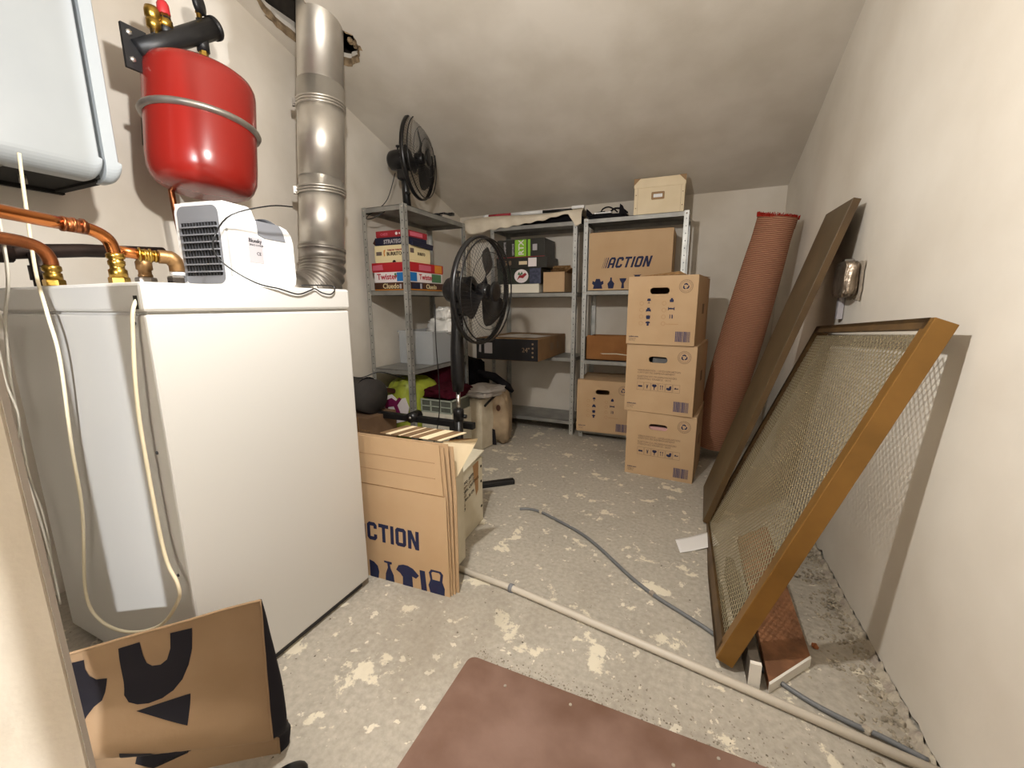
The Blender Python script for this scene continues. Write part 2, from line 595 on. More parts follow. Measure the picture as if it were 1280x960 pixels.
b.box(-2.2, -2.18, 1.3, 2.4, 2.66, 3.27); b.box(-1.62, -1.6, 1.3, 2.4, 2.63, 3.27)
b.box(-2.2, -1.6, 1.3, 1.32, 2.75, 3.27); b.box(-2.2, -1.6, 2.38, 2.4, 2.5, 3.27)
b.grid(lambda u, v: (-2.2 + u * .6, 1.3 + v * 1.1, 3.25), 1, 1)
struct(b.build('trim_2', mat('roof_void', '#4a4036', .95, var='#2b2620', vscale=8)))
# rough chunk of brick showing at the hole's near edge
b = MB()
for q in range(9):
    a = random.random() * 6.28
    b.lathe([(0, -.012), (.012, -.008), (.016, .002), (.01, .012), (0, .014)], 6, 0, T(-1.815 + random.uniform(-.02, .02), 2.0 + random.uniform(-.035, .035), zc(-1.82, 2.0) + .02) @ RX(random.uniform(0, 90)) @ RZ(random.uniform(0, 90)), False)
o = b.build('plaster_rubble', plaster_broken)
tag(o, 'broken plaster crumbs in the ceiling hole beside the flue pipe', 'rubble', kind='stuff')

# unseen wall behind the camera, darkened, its left gap added to shape light
b = MB(); b.box(XL - .1, -.695, YF - .1, YF, -.02, 3.2)
b.box(-.212, .75, YF, YF + .03, -.02, 3.2)
b.box(-.52, -.17, YF, YF + .03, 2.1, 3.2)
b.box(-.7, -.49, YF - .1, YF, 2.1, 3.2)
struct(b.build('wall_front_baffle', mat('dark_light_baffle', '#3a2d23', .6, var='#2f241b', vscale=5)))
# door jamb just left of the camera
b = MB(); b.box(-.54, -.50, -.27, .132, -.02, 3.1, c=.004)
b.box(-.543, -.499, .130, .134, -.02, 3.1, 1)
struct(b.build('trim_3', [jamb_m, mat('jamb_edge', '#8b8177', .8)]))
# hall behind
b = MB()
b.box(-1.6, 1.6, -2.6, -2.5, -.02, 2.6); b.box(-1.7, -1.6, -2.6, YF - .1, -.02, 2.6); b.box(1.6, 1.7, -2.6, YF - .1, -.02, 2.6)
b.box(.75, 1.7, YF - .1, YF, -.02, 2.6)
b.box(-1.7, 1.7, -2.6, YF - .1, 2.6, 2.7)
struct(b.build('wall_hall', plaster))
b = MB(); b.box(.7, 1.7, -2.6, -.3, -.03, -.001)
struct(b.build('floor_hall', floor_m))

# rubble and mortar crumbs at the foot of the right wall
b = MB()
for i in range(1100):
    y = random.uniform(.98, 2.45)
    x = xr(y) - abs(random.gauss(0, .065)) - .004
    s_ = random.uniform(.002, .008) * (1.6 if random.random() < .08 else 1)
    M = T(x, y, s_ * .3 - .008) @ RZ(random.uniform(0, 360)) @ RX(random.uniform(-40, 40)) @ Matrix.Diagonal((1, random.uniform(.6, 1.4), random.uniform(.5, .9), 1))
    b.lathe([(0, -s_), (s_ * .8, -s_ * .5), (s_, s_ * .1), (s_ * .6, s_ * .8), (0, s_)], 5, 0, M, False)
tag(b.build('rubble_crumbs', stone_m), 'crumbled mortar and grit along the foot of the right wall', 'rubble', kind='stuff')
b = MB()
def ridge(u, v):
    y = 1.0 + u * 1.45
    r = .035 + .02 * noise.noise(Vector((y * 9, 2, 0)))
    x = xr(y) - .002 - v * (r + .01)
    z = (.012 * (1 - v) + .004 * math.sin(v * 9) - .012 * v) + .02 * noise.noise(Vector((x * 50, y * 50, 0))) * (1 - v) - .004
    return (x, y, z)
b.grid(ridge, 160, 8)
struct(b.build('baseboard_right', concrete_l))
for (x, y, s_, mm, lab) in ((.47, 2.16, .035, stone_m, 'grey broken stone lump at the dark wall foot behind the gold frame'),
                            (.44, 1.88, .013, concrete_l, 'small pale mortar lump on the floor under the mesh shadow'),
                            (.42, 1.47, .011, mat('brick_crumb', '#a5643c', .9), 'small orange brick crumb on the floor beside the brown batten')):
    b = MB()
    b.grid(lambda u, v: tuple(Vector((math.cos(u * 6.283) * math.sin(v * 3.1416), math.sin(u * 6.283) * math.sin(v * 3.1416), -.8 * math.cos(v * 3.1416) * .8 + .62)) * s_ *
                              (1 + .35 * noise.noise(Vector((math.cos(u * 6.283) * 1.5, math.sin(u * 6.283) * 1.5, v * 3 + x * 9))))), 14, 8, closeu=True, smooth=False)
    o = b.build('stone', mm); o.location = (x, y, -.004)
    tag(o, lab, 'stone')

# ================================================================= FLOOR-STANDING WHITE CABINET
cab = thing('heating_cabinet', 'large white floor-standing heating cabinet in the left foreground', 'boiler', (-1.13, .53, 0))
b = MB(); b.box(-.76, 0, 0, .60, .03, 1.080, c=.006)
b.build('body', white_e, cab)
b = MB(); b.box(-.76, .004, -.004, .604, 1.085, 1.152, c=.008)
b.box(-.74, -.01, .01, .59, 1.07, 1.09)
b.build('top_cover', white_e, cab)
b = MB(); b.box(-.74, -.02, .02, .58, 0, .032)
b.build('plinth', grey_d, cab)
for z in (1.06, .75, .42):
    b = MB(); b.lathe([(0, 0), (.0045, 0), (.004, .002), (0, .003)], 10, 0, T(-.0, .0, 0) @ T(-.045, -.001, z) @ RX(90))
    b.build('screw', grey_d, cab)
b = MB(); b.box(-.026, -.012, -.0055, .0, 1.092, 1.122)
b.build('cable_slot', dark, cab)

# ================================================================= WALL BOILER
bo = thing('wall_boiler', 'white wall-hung gas boiler at the upper left corner above the pipes', 'boiler', (-1.82, .10, 1.500))
def rprof(x0, x1, y0, y1, z, r, rb):
    pass
b = MB()
# casing: cross-section (y,z rounded bottom corner) extruded in x
def casing(y0, y1, r, x0, x1, z1=.80):
    pts = []
    for a in range(0, 7):
        an = R(-90 + 15 * a)
        pts.append((y1 - r + r * math.cos(an), r + r * math.sin(an)))
    pts += [(y1, z1), (y0, z1), (y0, 0)]
    nseg = 8
    vs = []; fs = []
    # front rounding toward x1: shrink at bottom
    rf = .05
    for k in range(nseg + 1):
        an = R(90 * k / nseg)
        xx = x1 - rf + rf * math.sin(an); sh = rf * (1 - math.cos(an))
        for (y, z) in pts:
            zz = z + sh * max(0, 1 - z / .12) if z < .12 else z
            vs.append((xx, y - (.012 * sh / rf if y > y1 - .001 else 0), zz))
    for (y, z) in pts: vs.append((x0, y, z))
    m_ = len(pts)
    rows = [nseg + 1] + list(range(nseg + 1))
    for a, bb in zip(rows[:-1], rows[1:]):
        for i in range(m_):
            j = (i + 1) % m_
            fs.append((a * m_ + i, a * m_ + j, bb * m_ + j, bb * m_ + i))
    fs.append(tuple(nseg * m_ + i for i in range(m_)))
    return vs, fs
v_, f_ = casing(-.0, .70, .035, -.06, .02)
b.add(v_, f_, 0, False)
b.build('front_cover', white_b, bo)
b = MB()
v_, f_ = casing(.706, .750, .03, -.06, .02)
b.add(v_, f_, 0, False)
b.box(-.36, -.05, .0, .750, .03, .80)
b.build('casing', white_b, bo)
b = MB()
b.box(-.36, -.03, .02, .72, .012, .034)  # recess shade under the boiler put into a near-black colour
b.box(-.36, -.34, .02, .73, -.0, .03); b.box(-.33, -.05, .70, .725, .004, .03)
b.build('shaded_underside', dark, bo)
for y, r in ((.2, .012), (.33, .016), (.47, .012), (.58, .01)):
    b = MB(); b.tube([(-.2, y, .02), (-.2, y, -.012)], r, 10); b.build('connection_stub', steel_d, bo)
b = MB(); b.box(-.10, -.04, .35, .50, .0, .02, c=.004)
b.build('latch_plate', steel_d, bo)

# ================================================================= EXPANSION TANK
tk = thing('expansion_tank', 'red expansion tank strapped with a grey clamp band', 'tank', (-1.87, 1.150, 1.54), (-5.5, 0, 0))
b = MB()
b.lathe([(0, 0), (.08, .002), (.13, .008), (.155, .02), (.17, .04), (.181, .07), (.184, .12), (.184, .25), (.184, .405), (.181, .427), (.172, .445), (.153, .458), (.12, .466), (.07, .470), (0, .472)], 64)
b.build('vessel', red_t, tk)
b = MB()
b.lathe([(.185, .252), (.197, .255), (.201, .264), (.197, .273), (.185, .276)], 64, cap=False)
b.build('clamp_band', steel_d, tk)
b = MB(); b.box(-.30, -.17, -.03, .03, .262, .292); b.box(-.335, -.32, -.05, .05, .22, .33)
b.build('wall_bracket', steel_d, tk)
# valve console above
vc = thing('valve_manifold', 'black pipe bracket with brass safety valves and pressure gauge above the red tank', 'valve', (-1.90, .98, 2.0))
b = MB()
b.box(-.012, 0, -.02, .055, -.075, .065)
b.build('mounting_plate', black_m, vc)
b = MB()
b.tube([(0.0, .02, -.005), (.0, .13, .075), (.0, .30, .205)], [.03, .034, .038], 20)
b.lathe([(.0, -.004), (.042, -.002), (.042, .010), (0, .012)], 24, 0, T(0, .305, .208) @ RX(-58))
b.tube([(0, .085, .05), (0, .085, .115)], .014, 12)
b.tube([(0, .125, .08), (0, .125, .15)], .020, 12)
b.tube([(0, .255, .10), (0, .255, .15)], .022, 12)
b.tube([(0, .255, .19), (0, .255, .215)], .013, 12)
b.build('manifold_pipe', black_m, vc)
for z in (.04, -.045):
    b = MB(); b.lathe([(0, 0), (.010, 0), (.009, .006), (0, .008)], 6, 0, T(0.0, .0, z) @ RY(90)); b.build('bolt', steel, vc)
b = MB()
b.lathe([(0, 0), (.014, 0), (.014, .015), (.022, .02), (.023, .045), (.018, .05), (.024, .056), (.024, .075), (.02, .088), (0, .09)], 14, 0, T(0, .085, .075))
b.build('air_vent', brass, vc)
b = MB()
b.lathe([(0, 0), (.016, 0), (.016, .01), (.024, .014), (.024, .035), (.02, .04), (.02, .055), (0, .055)], 8, 0, T(0, .125, .105))
b.tube([(0, .125, .12), (.0, .158, .125)], .012, 10)
sv = b.build('safety_valve', brass, vc)
b = MB(); b.lathe([(.019, 0), (.021, .005), (.019, .035), (.013, .046), (0, .047)], 10, 0, T(0, .125, .158))
b.build('red_cap', mat('red_cap', '#b3262b', .5), sv)
b = MB(); b.lathe([(.017, 0), (.02, .004), (.02, .022), (.014, .026), (.016, .03), (.016, .075), (0, .075)], 6, 0, T(0, .255, .03), False)
b.build('brass_nipple', brass, vc)
b = MB(); b.lathe([(0, 0), (.01, 0), (.01, .03), (.013, .032), (.013, .026), (0, .03)], 8, 0, T(0, .255, .21))
st = b.build('gauge_stem', brass, vc)
b = MB(); b.lathe([(0, -.012), (.036, -.012), (.037, .006), (.033, .008), (.033, .006), (0, .006)], 28, 0, T(0.0, .257, .268) @ RZ(-55) @ RX(90))
b.build('gauge', black_m, vc)
b = MB(); b.lathe([(0, .0065), (.032, .0065), (.032, .0075), (0, .0078)], 28, 0, T(0.0, .257, .268) @ RZ(-55) @ RX(90))
b.build('gauge_face', white_p, vc)

# ================================================================= FLUE
fx = thing('flue_pipe', 'ribbed stainless steel flue pipe rising into a ragged ceiling hole', 'pipe', (-1.90, 1.74, 1.36))
def fp(z): return Vector((0, (z - 1.36) * .0973, z - 1.36))
b = MB(); b.tube([fp(1.38), fp(1.75)], .112, 40); b.tube([fp(1.75), fp(2.22)], .115, 40); b.tube([fp(2.21), fp(3.2)], .112, 40)
b.build('pipe_section', steel, fx)
for z in (1.69, 2.12):
    b = MB()
    for dz in (-.014, 0, .014):
        b.tube([fp(z + dz) + Vector((.1175 * math.cos(a), .1175 * math.sin(a), 0)) for a in [i * math.pi / 24 for i in range(48)]], .006, 6, closed=True)
    b.build('joint_ring', steel, fx)
    b = MB(); b.box(-.01, .01, -.135, -.112, -.018, .018, 0, T(*fp(z)) @ RZ(-40)); b.box(-.02, .02, -.128, -.116, -.012, .012, 0, T(*fp(z)) @ RZ(-40))
    b.build('clamp_latch', steel_d, fx)
b = MB(); b.tube([fp(1.335), fp(1.39)], [.117, .117], 40); b.tube([fp(1.385), fp(1.40)], .12, 40)
b.build('collar', steel_d, fx)
# corrugated elbow turning toward the cabinet (-y) below the collar
el = MB()
pts = []; rs = []
N_ = 60
for i in range(N_ + 1):
    a = R(88) * i / N_
    # bend centre toward -y
    rb = .20
    c_ = fp(1.345)
    pts.append(c_ + Vector((.02 * (i / N_), -rb + rb * math.cos(a), -rb * math.sin(a))))
    rs.append(.112 + .007 * math.sin(i / N_ * 2 * math.pi * 8))
el.tube(pts, rs, 40)
el.build('corrugated_elbow', steel_d, fx)
b = MB(); e = pts[-1]; b.tube([e, e + Vector((0, -.10, .0))], .105, 32)
b.build('elbow_spigot', steel_d, fx)

# ================================================================= COPPER PIPING ON CABINET
def nutp(mb, x, y, z, r, h, n=6, mi=0):
    mb.lathe([(0, 0), (r * .93, 0), (r, h * .15), (r, h * .85), (r * .93, h), (0, h)], n, mi, T(x, y, z), False)
ZT = 1.152
# 1: large horizontal copper pipe from left, elbow down to brass union
p1 = thing('copper_pipe', 'bright copper pipe running in from the left, its elbow dropping into a brass union', 'pipe', (-1.36, .56, ZT))
b = MB()
b.tube(smooth_path([(.13, -.40, .145), (.06, -.22, .141), (.0, -.05, .135)], 4), .0145, 18)
b.tube(smooth_path([(.0, -.05, .135), (-.01, .0, .130), (-.015, .032, .112), (-.017, .042, .08), (-.017, .043, .05)], 5), .0145, 18)
b.build('pipe_run', copper, p1)
b = MB()
for t in (-.052, -.035, -.018):
    b.tube([(0.0, t - .003, .1348), (0, t + .003, .1345)], .0172, 18)
b.tube([(-.001, -.052, .1348), (-.003, -.01, .132)], .016, 18)
b.build('press_fitting', copper_d, p1)
b = MB()
b.lathe([(0, 0), (.019, 0), (.019, .02), (.015, .023), (.015, .03), (.0175, .033), (.0175, .042), (.014, .045), (.019, .05), (.019, .058), (.016, .062), (0, .062)], 20, 0, T(-.017, .043, .018))
nutp(b, -.017, .043, .0, .022, .02)
b.build('brass_union', brass, p1)
# 2: lower left one
p2 = thing('copper_pipe', 'second, darker copper elbow at the left edge of the cabinet top', 'pipe', (-1.60, .53, ZT))
b = MB(); b.tube(smooth_path([(.05, -.34, .115), (.02, -.14, .115), (.0, -.03, .112), (-.005, .015, .098), (-.006, .03, .07), (-.006, .03, .045)], 5), .0155, 18)
b.build('pipe_run', copper_d, p2)
b = MB()
for t in (-.085, -.066): b.tube([(.004, t - .003, .114), (.004, t + .003, .114)], .019, 18)
b.build('press_ring', copper_d, p2)
b = MB(); b.lathe([(0, 0), (.019, 0), (.019, .018), (.015, .02), (.02, .026), (.02, .036), (.016, .04), (0, .04)], 20, 0, T(-.006, .03, .016)); nutp(b, -.006, .03, 0, .023, .018)
b.build('brass_union', brass, p2)
# 3: dark iron pipe behind
p3 = thing('iron_pipe', 'dark iron pipe crossing behind the copper elbows', 'pipe', (-1.80, .60, ZT))
b = MB(); b.tube([(.10, -.42, .075), (.06, -.14, .085), (.02, .10, .118), (.0, .33, .135)], .02, 16)
b.tube([(.075, -.02, .095), (.075, -.02, .0)], .021, 14); b.tube([(.075, -.02, .02), (.075, -.02, .06)], .026, 14)
b.tube([(.10, -.14, .083), (.09, -.08, .088)], .025, 14)
b.build('pipe_run', mat('iron_dark', '#3a2c26', .5, .6, var='#241c19', vscale=10), p3)
# 4: bronze elbow with white-taped nut
p4 = thing('bronze_elbow_fitting', 'bronze elbow on a silver hex nut beside the small air cooler', 'pipe', (-1.42, .735, ZT))
b = MB(); b.tube([(-.04, -.11, .098), (-.015, -.035, .085)], .0145, 16)
b.build('pipe_run', copper, p4)
b = MB()
for k in range(4): b.tube([(-.02 + k * .004, -.052 + k * .0105, .088 - k * .001), (-.018 + k * .004, -.047 + k * .0105, .088 - k * .001)], .0195 if k % 2 == 0 else .017, 14)
b.tube([(-.022, -.052, .088), (-.008, -.01, .085)], .016, 14)
b.build('brass_press_rings', brass, p4)
b = MB(); b.tube(smooth_path([(-.006, -.012, .085), (.002, .012, .083), (.006, .024, .068), (.006, .026, .045)], 5), [.019] * 5 + [.021] * 5 + [.02] * 6, 16)
b.build('elbow', bronze, p4)
b = MB(); b.lathe([(0, 0), (.018, 0), (.019, .006), (.0175, .012), (0, .012)], 18, 0, T(.006, .026, .034)); b.build('thread_tape', white_p, p4)
b = MB(); nutp(b, .006, .026, 0, .027, .032); b.build('hex_nut', chrome, p4)
# 5: short bronze valve
p5 = thing('bronze_valve_stub', 'short bronze valve stub on a dark hex nut between the elbows', 'valve', (-1.52, .73, ZT))
b = MB(); b.lathe([(0, 0), (.017, 0), (.018, .006), (.016, .01), (.016, .02), (.02, .023), (.02, .045), (.016, .05), (.018, .056), (.018, .066), (0, .068)], 18, 0, T(0, 0, .03)); b.build('valve_body', bronze, p5)
b = MB(); nutp(b, 0, 0, 0, .026, .03); b.build('hex_nut', steel_d, p5)
# 6: thin copper drop from the tank
b = MB(); b.tube(smooth_path([(-1.99, 1.09, 1.60), (-1.98, 1.09, 1.45), (-1.95, 1.09, 1.25), (-1.94, 1.09, 0.9)], 4), .011, 12)
o = b.build('copper_drop_pipe', copper_d)
tag(o, 'thin vertical copper pipe between the red tank and the air cooler', 'pipe')
b = MB(); b.box(-.06, .06, -.03, .03, 0, .012, c=.003)
o = b.build('metal_strip', steel_d); o.location = (-1.47, .82, ZT); tag(o, 'small flat metal strip lying between the hex nuts', 'bracket')

# ================================================================= AIR COOLER
# local: side face toward +x, grille face toward -y
ac = thing('air_cooler', 'small white personal air cooler with a grey slatted front on the cabinet top', 'cooler', (-1.24, .80, ZT), (0, 0, 10))
W_, D_, H_ = .17, .26, .235
def rr(x0, x1, z0, z1, r, n=5):
    p = []
    for (cx_, cz_, a0) in ((x1 - r, z0 + r, -90), (x1 - r, z1 - r, 0), (x0 + r, z1 - r, 90), (x0 + r, z0 + r, 180)):
        for i in range(n + 1):
            a = R(a0 + 90 * i / n); p.append((cx_ + r * math.cos(a), cz_ + r * math.sin(a)))
    return p
b = MB()
out = rr(-W_, 0, 0, H_, .03)
inn = rr(-W_ + .012, -.016, .012, H_ - .012, .022)
b.poly(out, [inn], .012)                        # front bezel
# upper front block and full-depth lower block with rounded silhouettes seen from the side (profile in y,z)
prof = [(0.004, .0), (0.004, H_), (.085, H_)]
prof += [(.085 + .02 * math.sin(R(a)), H_ - .02 + .02 * math.cos(R(a))) for a in (30, 60, 90)]
prof += [(.112, H_ - .035), (D_ - .055, H_ - .035)]
prof += [(D_ - .05 + .05 * math.sin(R(a)), H_ - .085 + .05 * math.cos(R(a))) for a in (0, 30, 60, 90)]
prof += [(D_, .04)] + [(D_ - .035 + .035 * math.cos(R(a)), .035 - .035 * math.sin(R(a))) for a in (0, 30, 60, 90)]
prof = prof[::-1]
b.poly([(p[0], p[1]) for p in prof], [], W_, 0, Matrix(((0, -1, 0, 0), (1, 0, 0, 0), (0, 0, 1, 0), (0, 0, 0, 1))))
b.build('housing', white_p, ac)
b = MB(); b.poly(rr(-W_ + .010, -.014, .010, H_ - .010, .022), [rr(-W_ + .018, -.022, .033, H_ - .055, .004)], .004, 0, T(0, -.001, 0)); b.build('front_panel', grey_p, ac)
b = MB(); b.box(-W_ + .016, -.020, .0015, .0030, .031, H_ - .053); b.build('grille_back', dark, ac)
for k in range(7):
    z = .044 + k * .0205
    b = MB(); b.box(-W_ + .016, -.020, -.006, .001, z - .0018, z + .002, 0, None); b.build('slat', grey_p, ac)
b = MB()
for k in range(11):
    x = -W_ + .030 + k * .0108; b.box(x - .0012, x + .0012, -.003, .001, .033, H_ - .056)
b.build('vertical_vanes', grey_d, ac)
b = MB()
def lidf(u, v):
    y = .112 + u * (D_ - .165)
    return (-W_ + .008 + v * (W_ - .016), y, H_ - .046 + .012 * math.sin(u * math.pi) - .004)
b.grid(lambda u, v: (lidf(u, v)[0], lidf(u, v)[1], lidf(u, v)[2] + .016), 8, 2)
b.poly([(.115, H_ - .075), (.14, H_ - .083), (D_ - .035, H_ - .083), (D_ - .045, H_ - .050), (D_ - .06, H_ - .034), (.113, H_ - .034)], [], .0015, 0, Matrix(((0, -1, 0, .0022), (1, 0, 0, 0), (0, 0, 1, 0), (0, 0, 0, 1))))
b.build('tank_lid', grey_p, ac)
b = MB(); b.box(.0003, .0012, .075, .128, .075, .15); b.build('rating_label', lilac, ac)
MS = Matrix(((0, -1, 0, 0), (1, 0, 0, 0), (0, 0, 1, 0), (0, 0, 0, 1)))     # maps local front (-y) to +x side
text('label_text', 'Bluesky', .0155, ink_black, ac, T(.0014, .078, .135) @ RZ(90), bold=.0003)
text('label_text', 'SPACE COOLER', .0075, ink_black, ac, T(.0014, .079, .125) @ RZ(90))
text('label_text', 'CE', .014, ink_black, ac, T(.0014, .103, .098) @ RZ(90))
b = MB(); b.box(.0, .006, .06, .10, 0, .006); b.build('foot', grey_p, ac)
b = MB()
b.tube(smooth_path([(-1.185, .985, 1.40), (-1.175, .90, 1.385), (-1.20, .80, 1.345), (-1.225, .765, 1.29), (-1.20, .74, 1.24), (-1.17, .755, 1.20), (-1.13, .80, 1.160),
                    (-1.119, .86, 1.146), (-1.119, .92, 1.132), (-1.119, .965, 1.144), (-1.12, .985, 1.150), (-1.118, 1.01, 1.138), (-1.118, 1.045, 1.134), (-1.120, 1.065, 1.15), (-1.13, 1.06, 1.162), (-1.15, 1.0, 1.162), (-1.16, .97, 1.16)], 5), .0022, 6)
tag(b.build('black_cable', black_p), 'thin black power cable draped over the air cooler and the cabinet edge', 'cable')

# ================================================================= CORDS
c1 = [(-1.69,.572,1.50),(-1.670,.561,1.429),(-1.640,.547,1.349),(-1.580,.520,1.187),(-1.504,.500,1.075),(-1.489,.500,.964), (-1.526, .500, .723), (-1.545, .500, .531), (-1.636, .500, .251), (-1.581, .500, .173), (-1.422, .500, .188), (-1.241, .500, .272), (-1.135, .500, .377), (-1.121, .500, .430), (-1.157, .500, .507), (-1.164, .500, .773), (-1.155, .500, .908), (-1.150, .508, 1.017), (-1.146, .515, 1.085), (-1.148, .527, 1.112)]
b = MB(); b.tube(smooth_path(c1, 6), .0042, 8)
tag(b.build('cream_cord', cord_m), 'thick cream cord hanging in a long loop in front of the white cabinet', 'cord')
b = MB()
for dx in (0, .006):
    b.tube(smooth_path([(-1.66 + dx, .5, 1.50), (-1.609 + dx, .480, 1.204), (-1.694 + dx, .480, 1.064), (-1.747 + dx, .480, .909), (-1.764, .480, .696), (-1.772, .480, .595), (-1.746 + dx, .480, .499), (-1.756 + dx, .480, .365), (-1.820, .480, .222), (-1.848, .480, .06)], 6), .0032, 6)
tag(b.build('thin_cord', cord_g), 'thin pale twin cord hanging at the far left edge of the cabinet', 'cord')
b = MB(); b.tube(smooth_path([(-1.72, .47, 1.3), (-1.743, .47, .966), (-1.745, .47, .888), (-1.714, .47, .811), (-1.741, .47, .738), (-1.795, .47, .695), (-1.758, .47, .602), (-1.734, .47, .48), (-1.722, .47, .353), (-1.73, .47, .2)], 6), .003, 6)
tag(b.build('thin_cord', cord_g), 'single thin cord with a small loop beside the door jamb', 'cord')

# ================================================================= PAPER BAG
bag = thing('paper_bag', 'kraft paper bag with big black print slumped before the white cabinet', 'bag', (0, 0, 0))
A = Vector((-1.36, .185, 0)); Bv = Vector((-.862, .512, 0))      # left bottom, right bottom of front
def bagS(u, v, off=0.):
    """u along width 0..1, v height 0..1; front surface"""
    H = .482
    top = Vector((-1.33, .09, 0)).lerp(Vector((-.812, .50, 0)), u)
    base = A.lerp(Bv, u)
    p = base.lerp(top, v)
    nrm = Vector((.55, -.83, 0)).normalized()
    p.z = v * (H - .095 * (1 - u)) - .012 * (1 - v)
    vc = .58 - .41 * u
    bulge = .06 * math.exp(-((v - vc - .13) / .13) ** 2) * max(0, 1 - u) ** .6
    crease = -.07 * (1 - .5 * u) / (1 + math.exp(min(50, max(-50, (v - vc) / .010))))
    wr = .004 * noise.noise(Vector((u * 5, v * 6, 0)))
    e = .022 * math.sin(math.pi * min(1, max(0, u))) * (1 - v)
    return p + nrm * (bulge + crease + wr + e + off)
b = MB()
b.grid(lambda u, v: tuple(bagS(u, v)), 60, 60)
def bagBack(u, v):
    p = bagS(u, v); q = Vector((-.02, .055, 0))
    w_ = math.sin(math.pi * v) * .35 + .65 * (1 - v)
    return tuple(p + q * (.08 + .9 * w_))
b.grid(bagBack, 20, 20)
b.build('bag_panel', kraft, bag)
b = MB()
b.grid(lambda s_, v: tuple(Vector(bagS(1, v)).lerp(Vector(bagBack(1, v)), s_) + Vector((.022, .014, 0)) * math.sin(s_ * math.pi) * (1 - v) * (math.sin(v * 3.14) + .3)), 8, 24)
b.grid(lambda s_, v: tuple(Vector(bagS(0, v)).lerp(Vector(bagBack(0, v)), s_)), 4, 12)
b.grid(lambda u, s_: tuple(Vector(bagS(u, 0)).lerp(Vector(bagBack(u, 0)), s_)), 12, 3)
b.build('gusset', ink_black, bag)
b = MB()
b.tube([bagS(u / 30, 1.0) for u in range(31)], .003, 6)
b.tube([bagS(1.0, v / 30) for v in range(31)], .0022, 6)
b.build('seam_edge', kraft, bag)
def bag_print(outer, name='black_print'):
    tri = tessellate_polygon([[Vector((p[0], p[1], 0)) for p in outer]])
    bm2 = bmesh.new()
    vv = [bm2.verts.new((p[0], p[1], 0)) for p in outer]
    for t in tri:
        try: bm2.faces.new([vv[i] for i in t])
        except ValueError: pass
    for _ in range(5):
        es = [e for e in bm2.edges if e.calc_length() > .03]
        if not es: break
        bmesh.ops.subdivide_edges(bm2, edges=es, cuts=1)
        bmesh.ops.triangulate(bm2, faces=bm2.faces[:])
    bm2.verts.index_update()
    m_ = MB(); m_.add([tuple(bagS(v.co.x, v.co.y, .0012)) for v in bm2.verts], [[v.index for v in f.verts] for f in bm2.faces], 0, True)
    bm2.free()
    return m_.build(name, ink_black, bag)
PRINTS = [[(0.606, 0.958), (0.598, 0.836), (0.587, 0.701), (0.598, 0.662), (0.621, 0.64), (0.652, 0.629), (0.69, 0.634), (0.723, 0.658), (0.754, 0.705), (0.778, 0.774), (0.794, 0.853), (0.803, 0.958), (0.744, 0.963), (0.736, 0.884), (0.721, 0.83), (0.701, 0.812), (0.679, 0.818), (0.667, 0.842), (0.663, 0.888), (0.662, 0.96)], [(0.473, 0.952), (0.518, 0.95), (0.512, 0.899), (0.515, 0.852), (0.528, 0.824), (0.555, 0.815), (0.539, 0.74), (0.529, 0.707), (0.507, 0.688), (0.49, 0.659), (0.479, 0.627), (0.467, 0.69)], [(0.618, 0.612), (0.695, 0.614), (0.769, 0.615), (0.76, 0.473), (0.689, 0.542)], [(0.575, 0.453), (0.65, 0.39), (0.674, 0.152), (0.651, 0.104), (0.757, 0.324), (0.544, 0.084), (0.488, 0.138)]]
for p in PRINTS: bag_print(p)

# dark shoe tip next to the bag
b = MB()
b.grid(lambda u, v: (( .03 * math.cos(u * 6.283)) * math.sin(v * 3.1416), (.05 * math.sin(u * 6.283)) * math.sin(v * 3.1416), .02 - .02 * math.cos(v * 3.1416)), 20, 10, closeu=True)
o = b.build('rubber_foot', black_p); o.location = (-.80, .495, 0); o.rotation_euler = (0, 0, R(-25))
tag(o, 'black rounded rubber foot on the floor at the bottom edge beside the bag', 'foot')

# ================================================================= FLATTENED CARTONS
fc = thing('flattened_carton', 'front flattened cardboard carton with a blue logo leaning by the white cabinet', 'carton', (-1.30, 1.167, 0), (0, 0, 3))
PW, PH = .507, .605
def sheet(mb, x0, x1, h, y, lean, th=.004, cut=0., mi=0):
    M = T(0, y, 0) @ RX(-lean)
    mb.poly([(x0, 0), (x1, 0), (x1 + cut, h * .68), (x1 + cut, h), (x0, h)], [], th, mi, M)
b = MB()
b.poly([(0, .0), (PW, .0), (PW - .004, .405), (PW - .014, .412), (PW - .024, PH), (0, PH)], [], .004, 0, None)
b.build('panel', card, fc)
b = MB(); b.tube([(0, .0, .410), (PW - .01, .0, .410)], .0016, 6); b.build('fold_crease', card_d, fc)
for z, in ((.475,), (.535,)):
    b = MB()
    for k in range(46):
        x = .12 + k * .0075; b.box(x, x + .004, -.0008, .0002, z - .001, z + .001)
    b.build('perforation', card_d, fc)
b = MB(); logo(b, .078, .168, .078, 'ACTION', 0.02, .12, False, T(0, -.0009, 0), .95); b.build('printed_logo', ink_blue, fc)
b = MB()
MM = T(.135, -.0009, 0)
b.poly([(0, .0), (.0, .075), (.022, .07), (.04, .055), (.045, .03), (.04, .0)], [], .0006, 0, MM)
b.poly([(.075, .0), (.078, .03), (.09, .06), (.088, .078), (.073, .08), (.073, .087), (.11, .087), (.11, .078), (.10, .075), (.103, .058), (.116, .03), (.118, .0)], [], .0006, 0, MM)
b.poly([(.158, .0), (.16, .035), (.148, .05), (.13, .06), (.142, .082), (.165, .09), (.185, .09), (.21, .082), (.236, .058), (.222, .042), (.204, .048), (.206, .0)], [], .0006, 0, MM)
b.poly([(.245, .0), (.24, .085), (.264, .085), (.270, .0)], [], .0006, 0, MM)
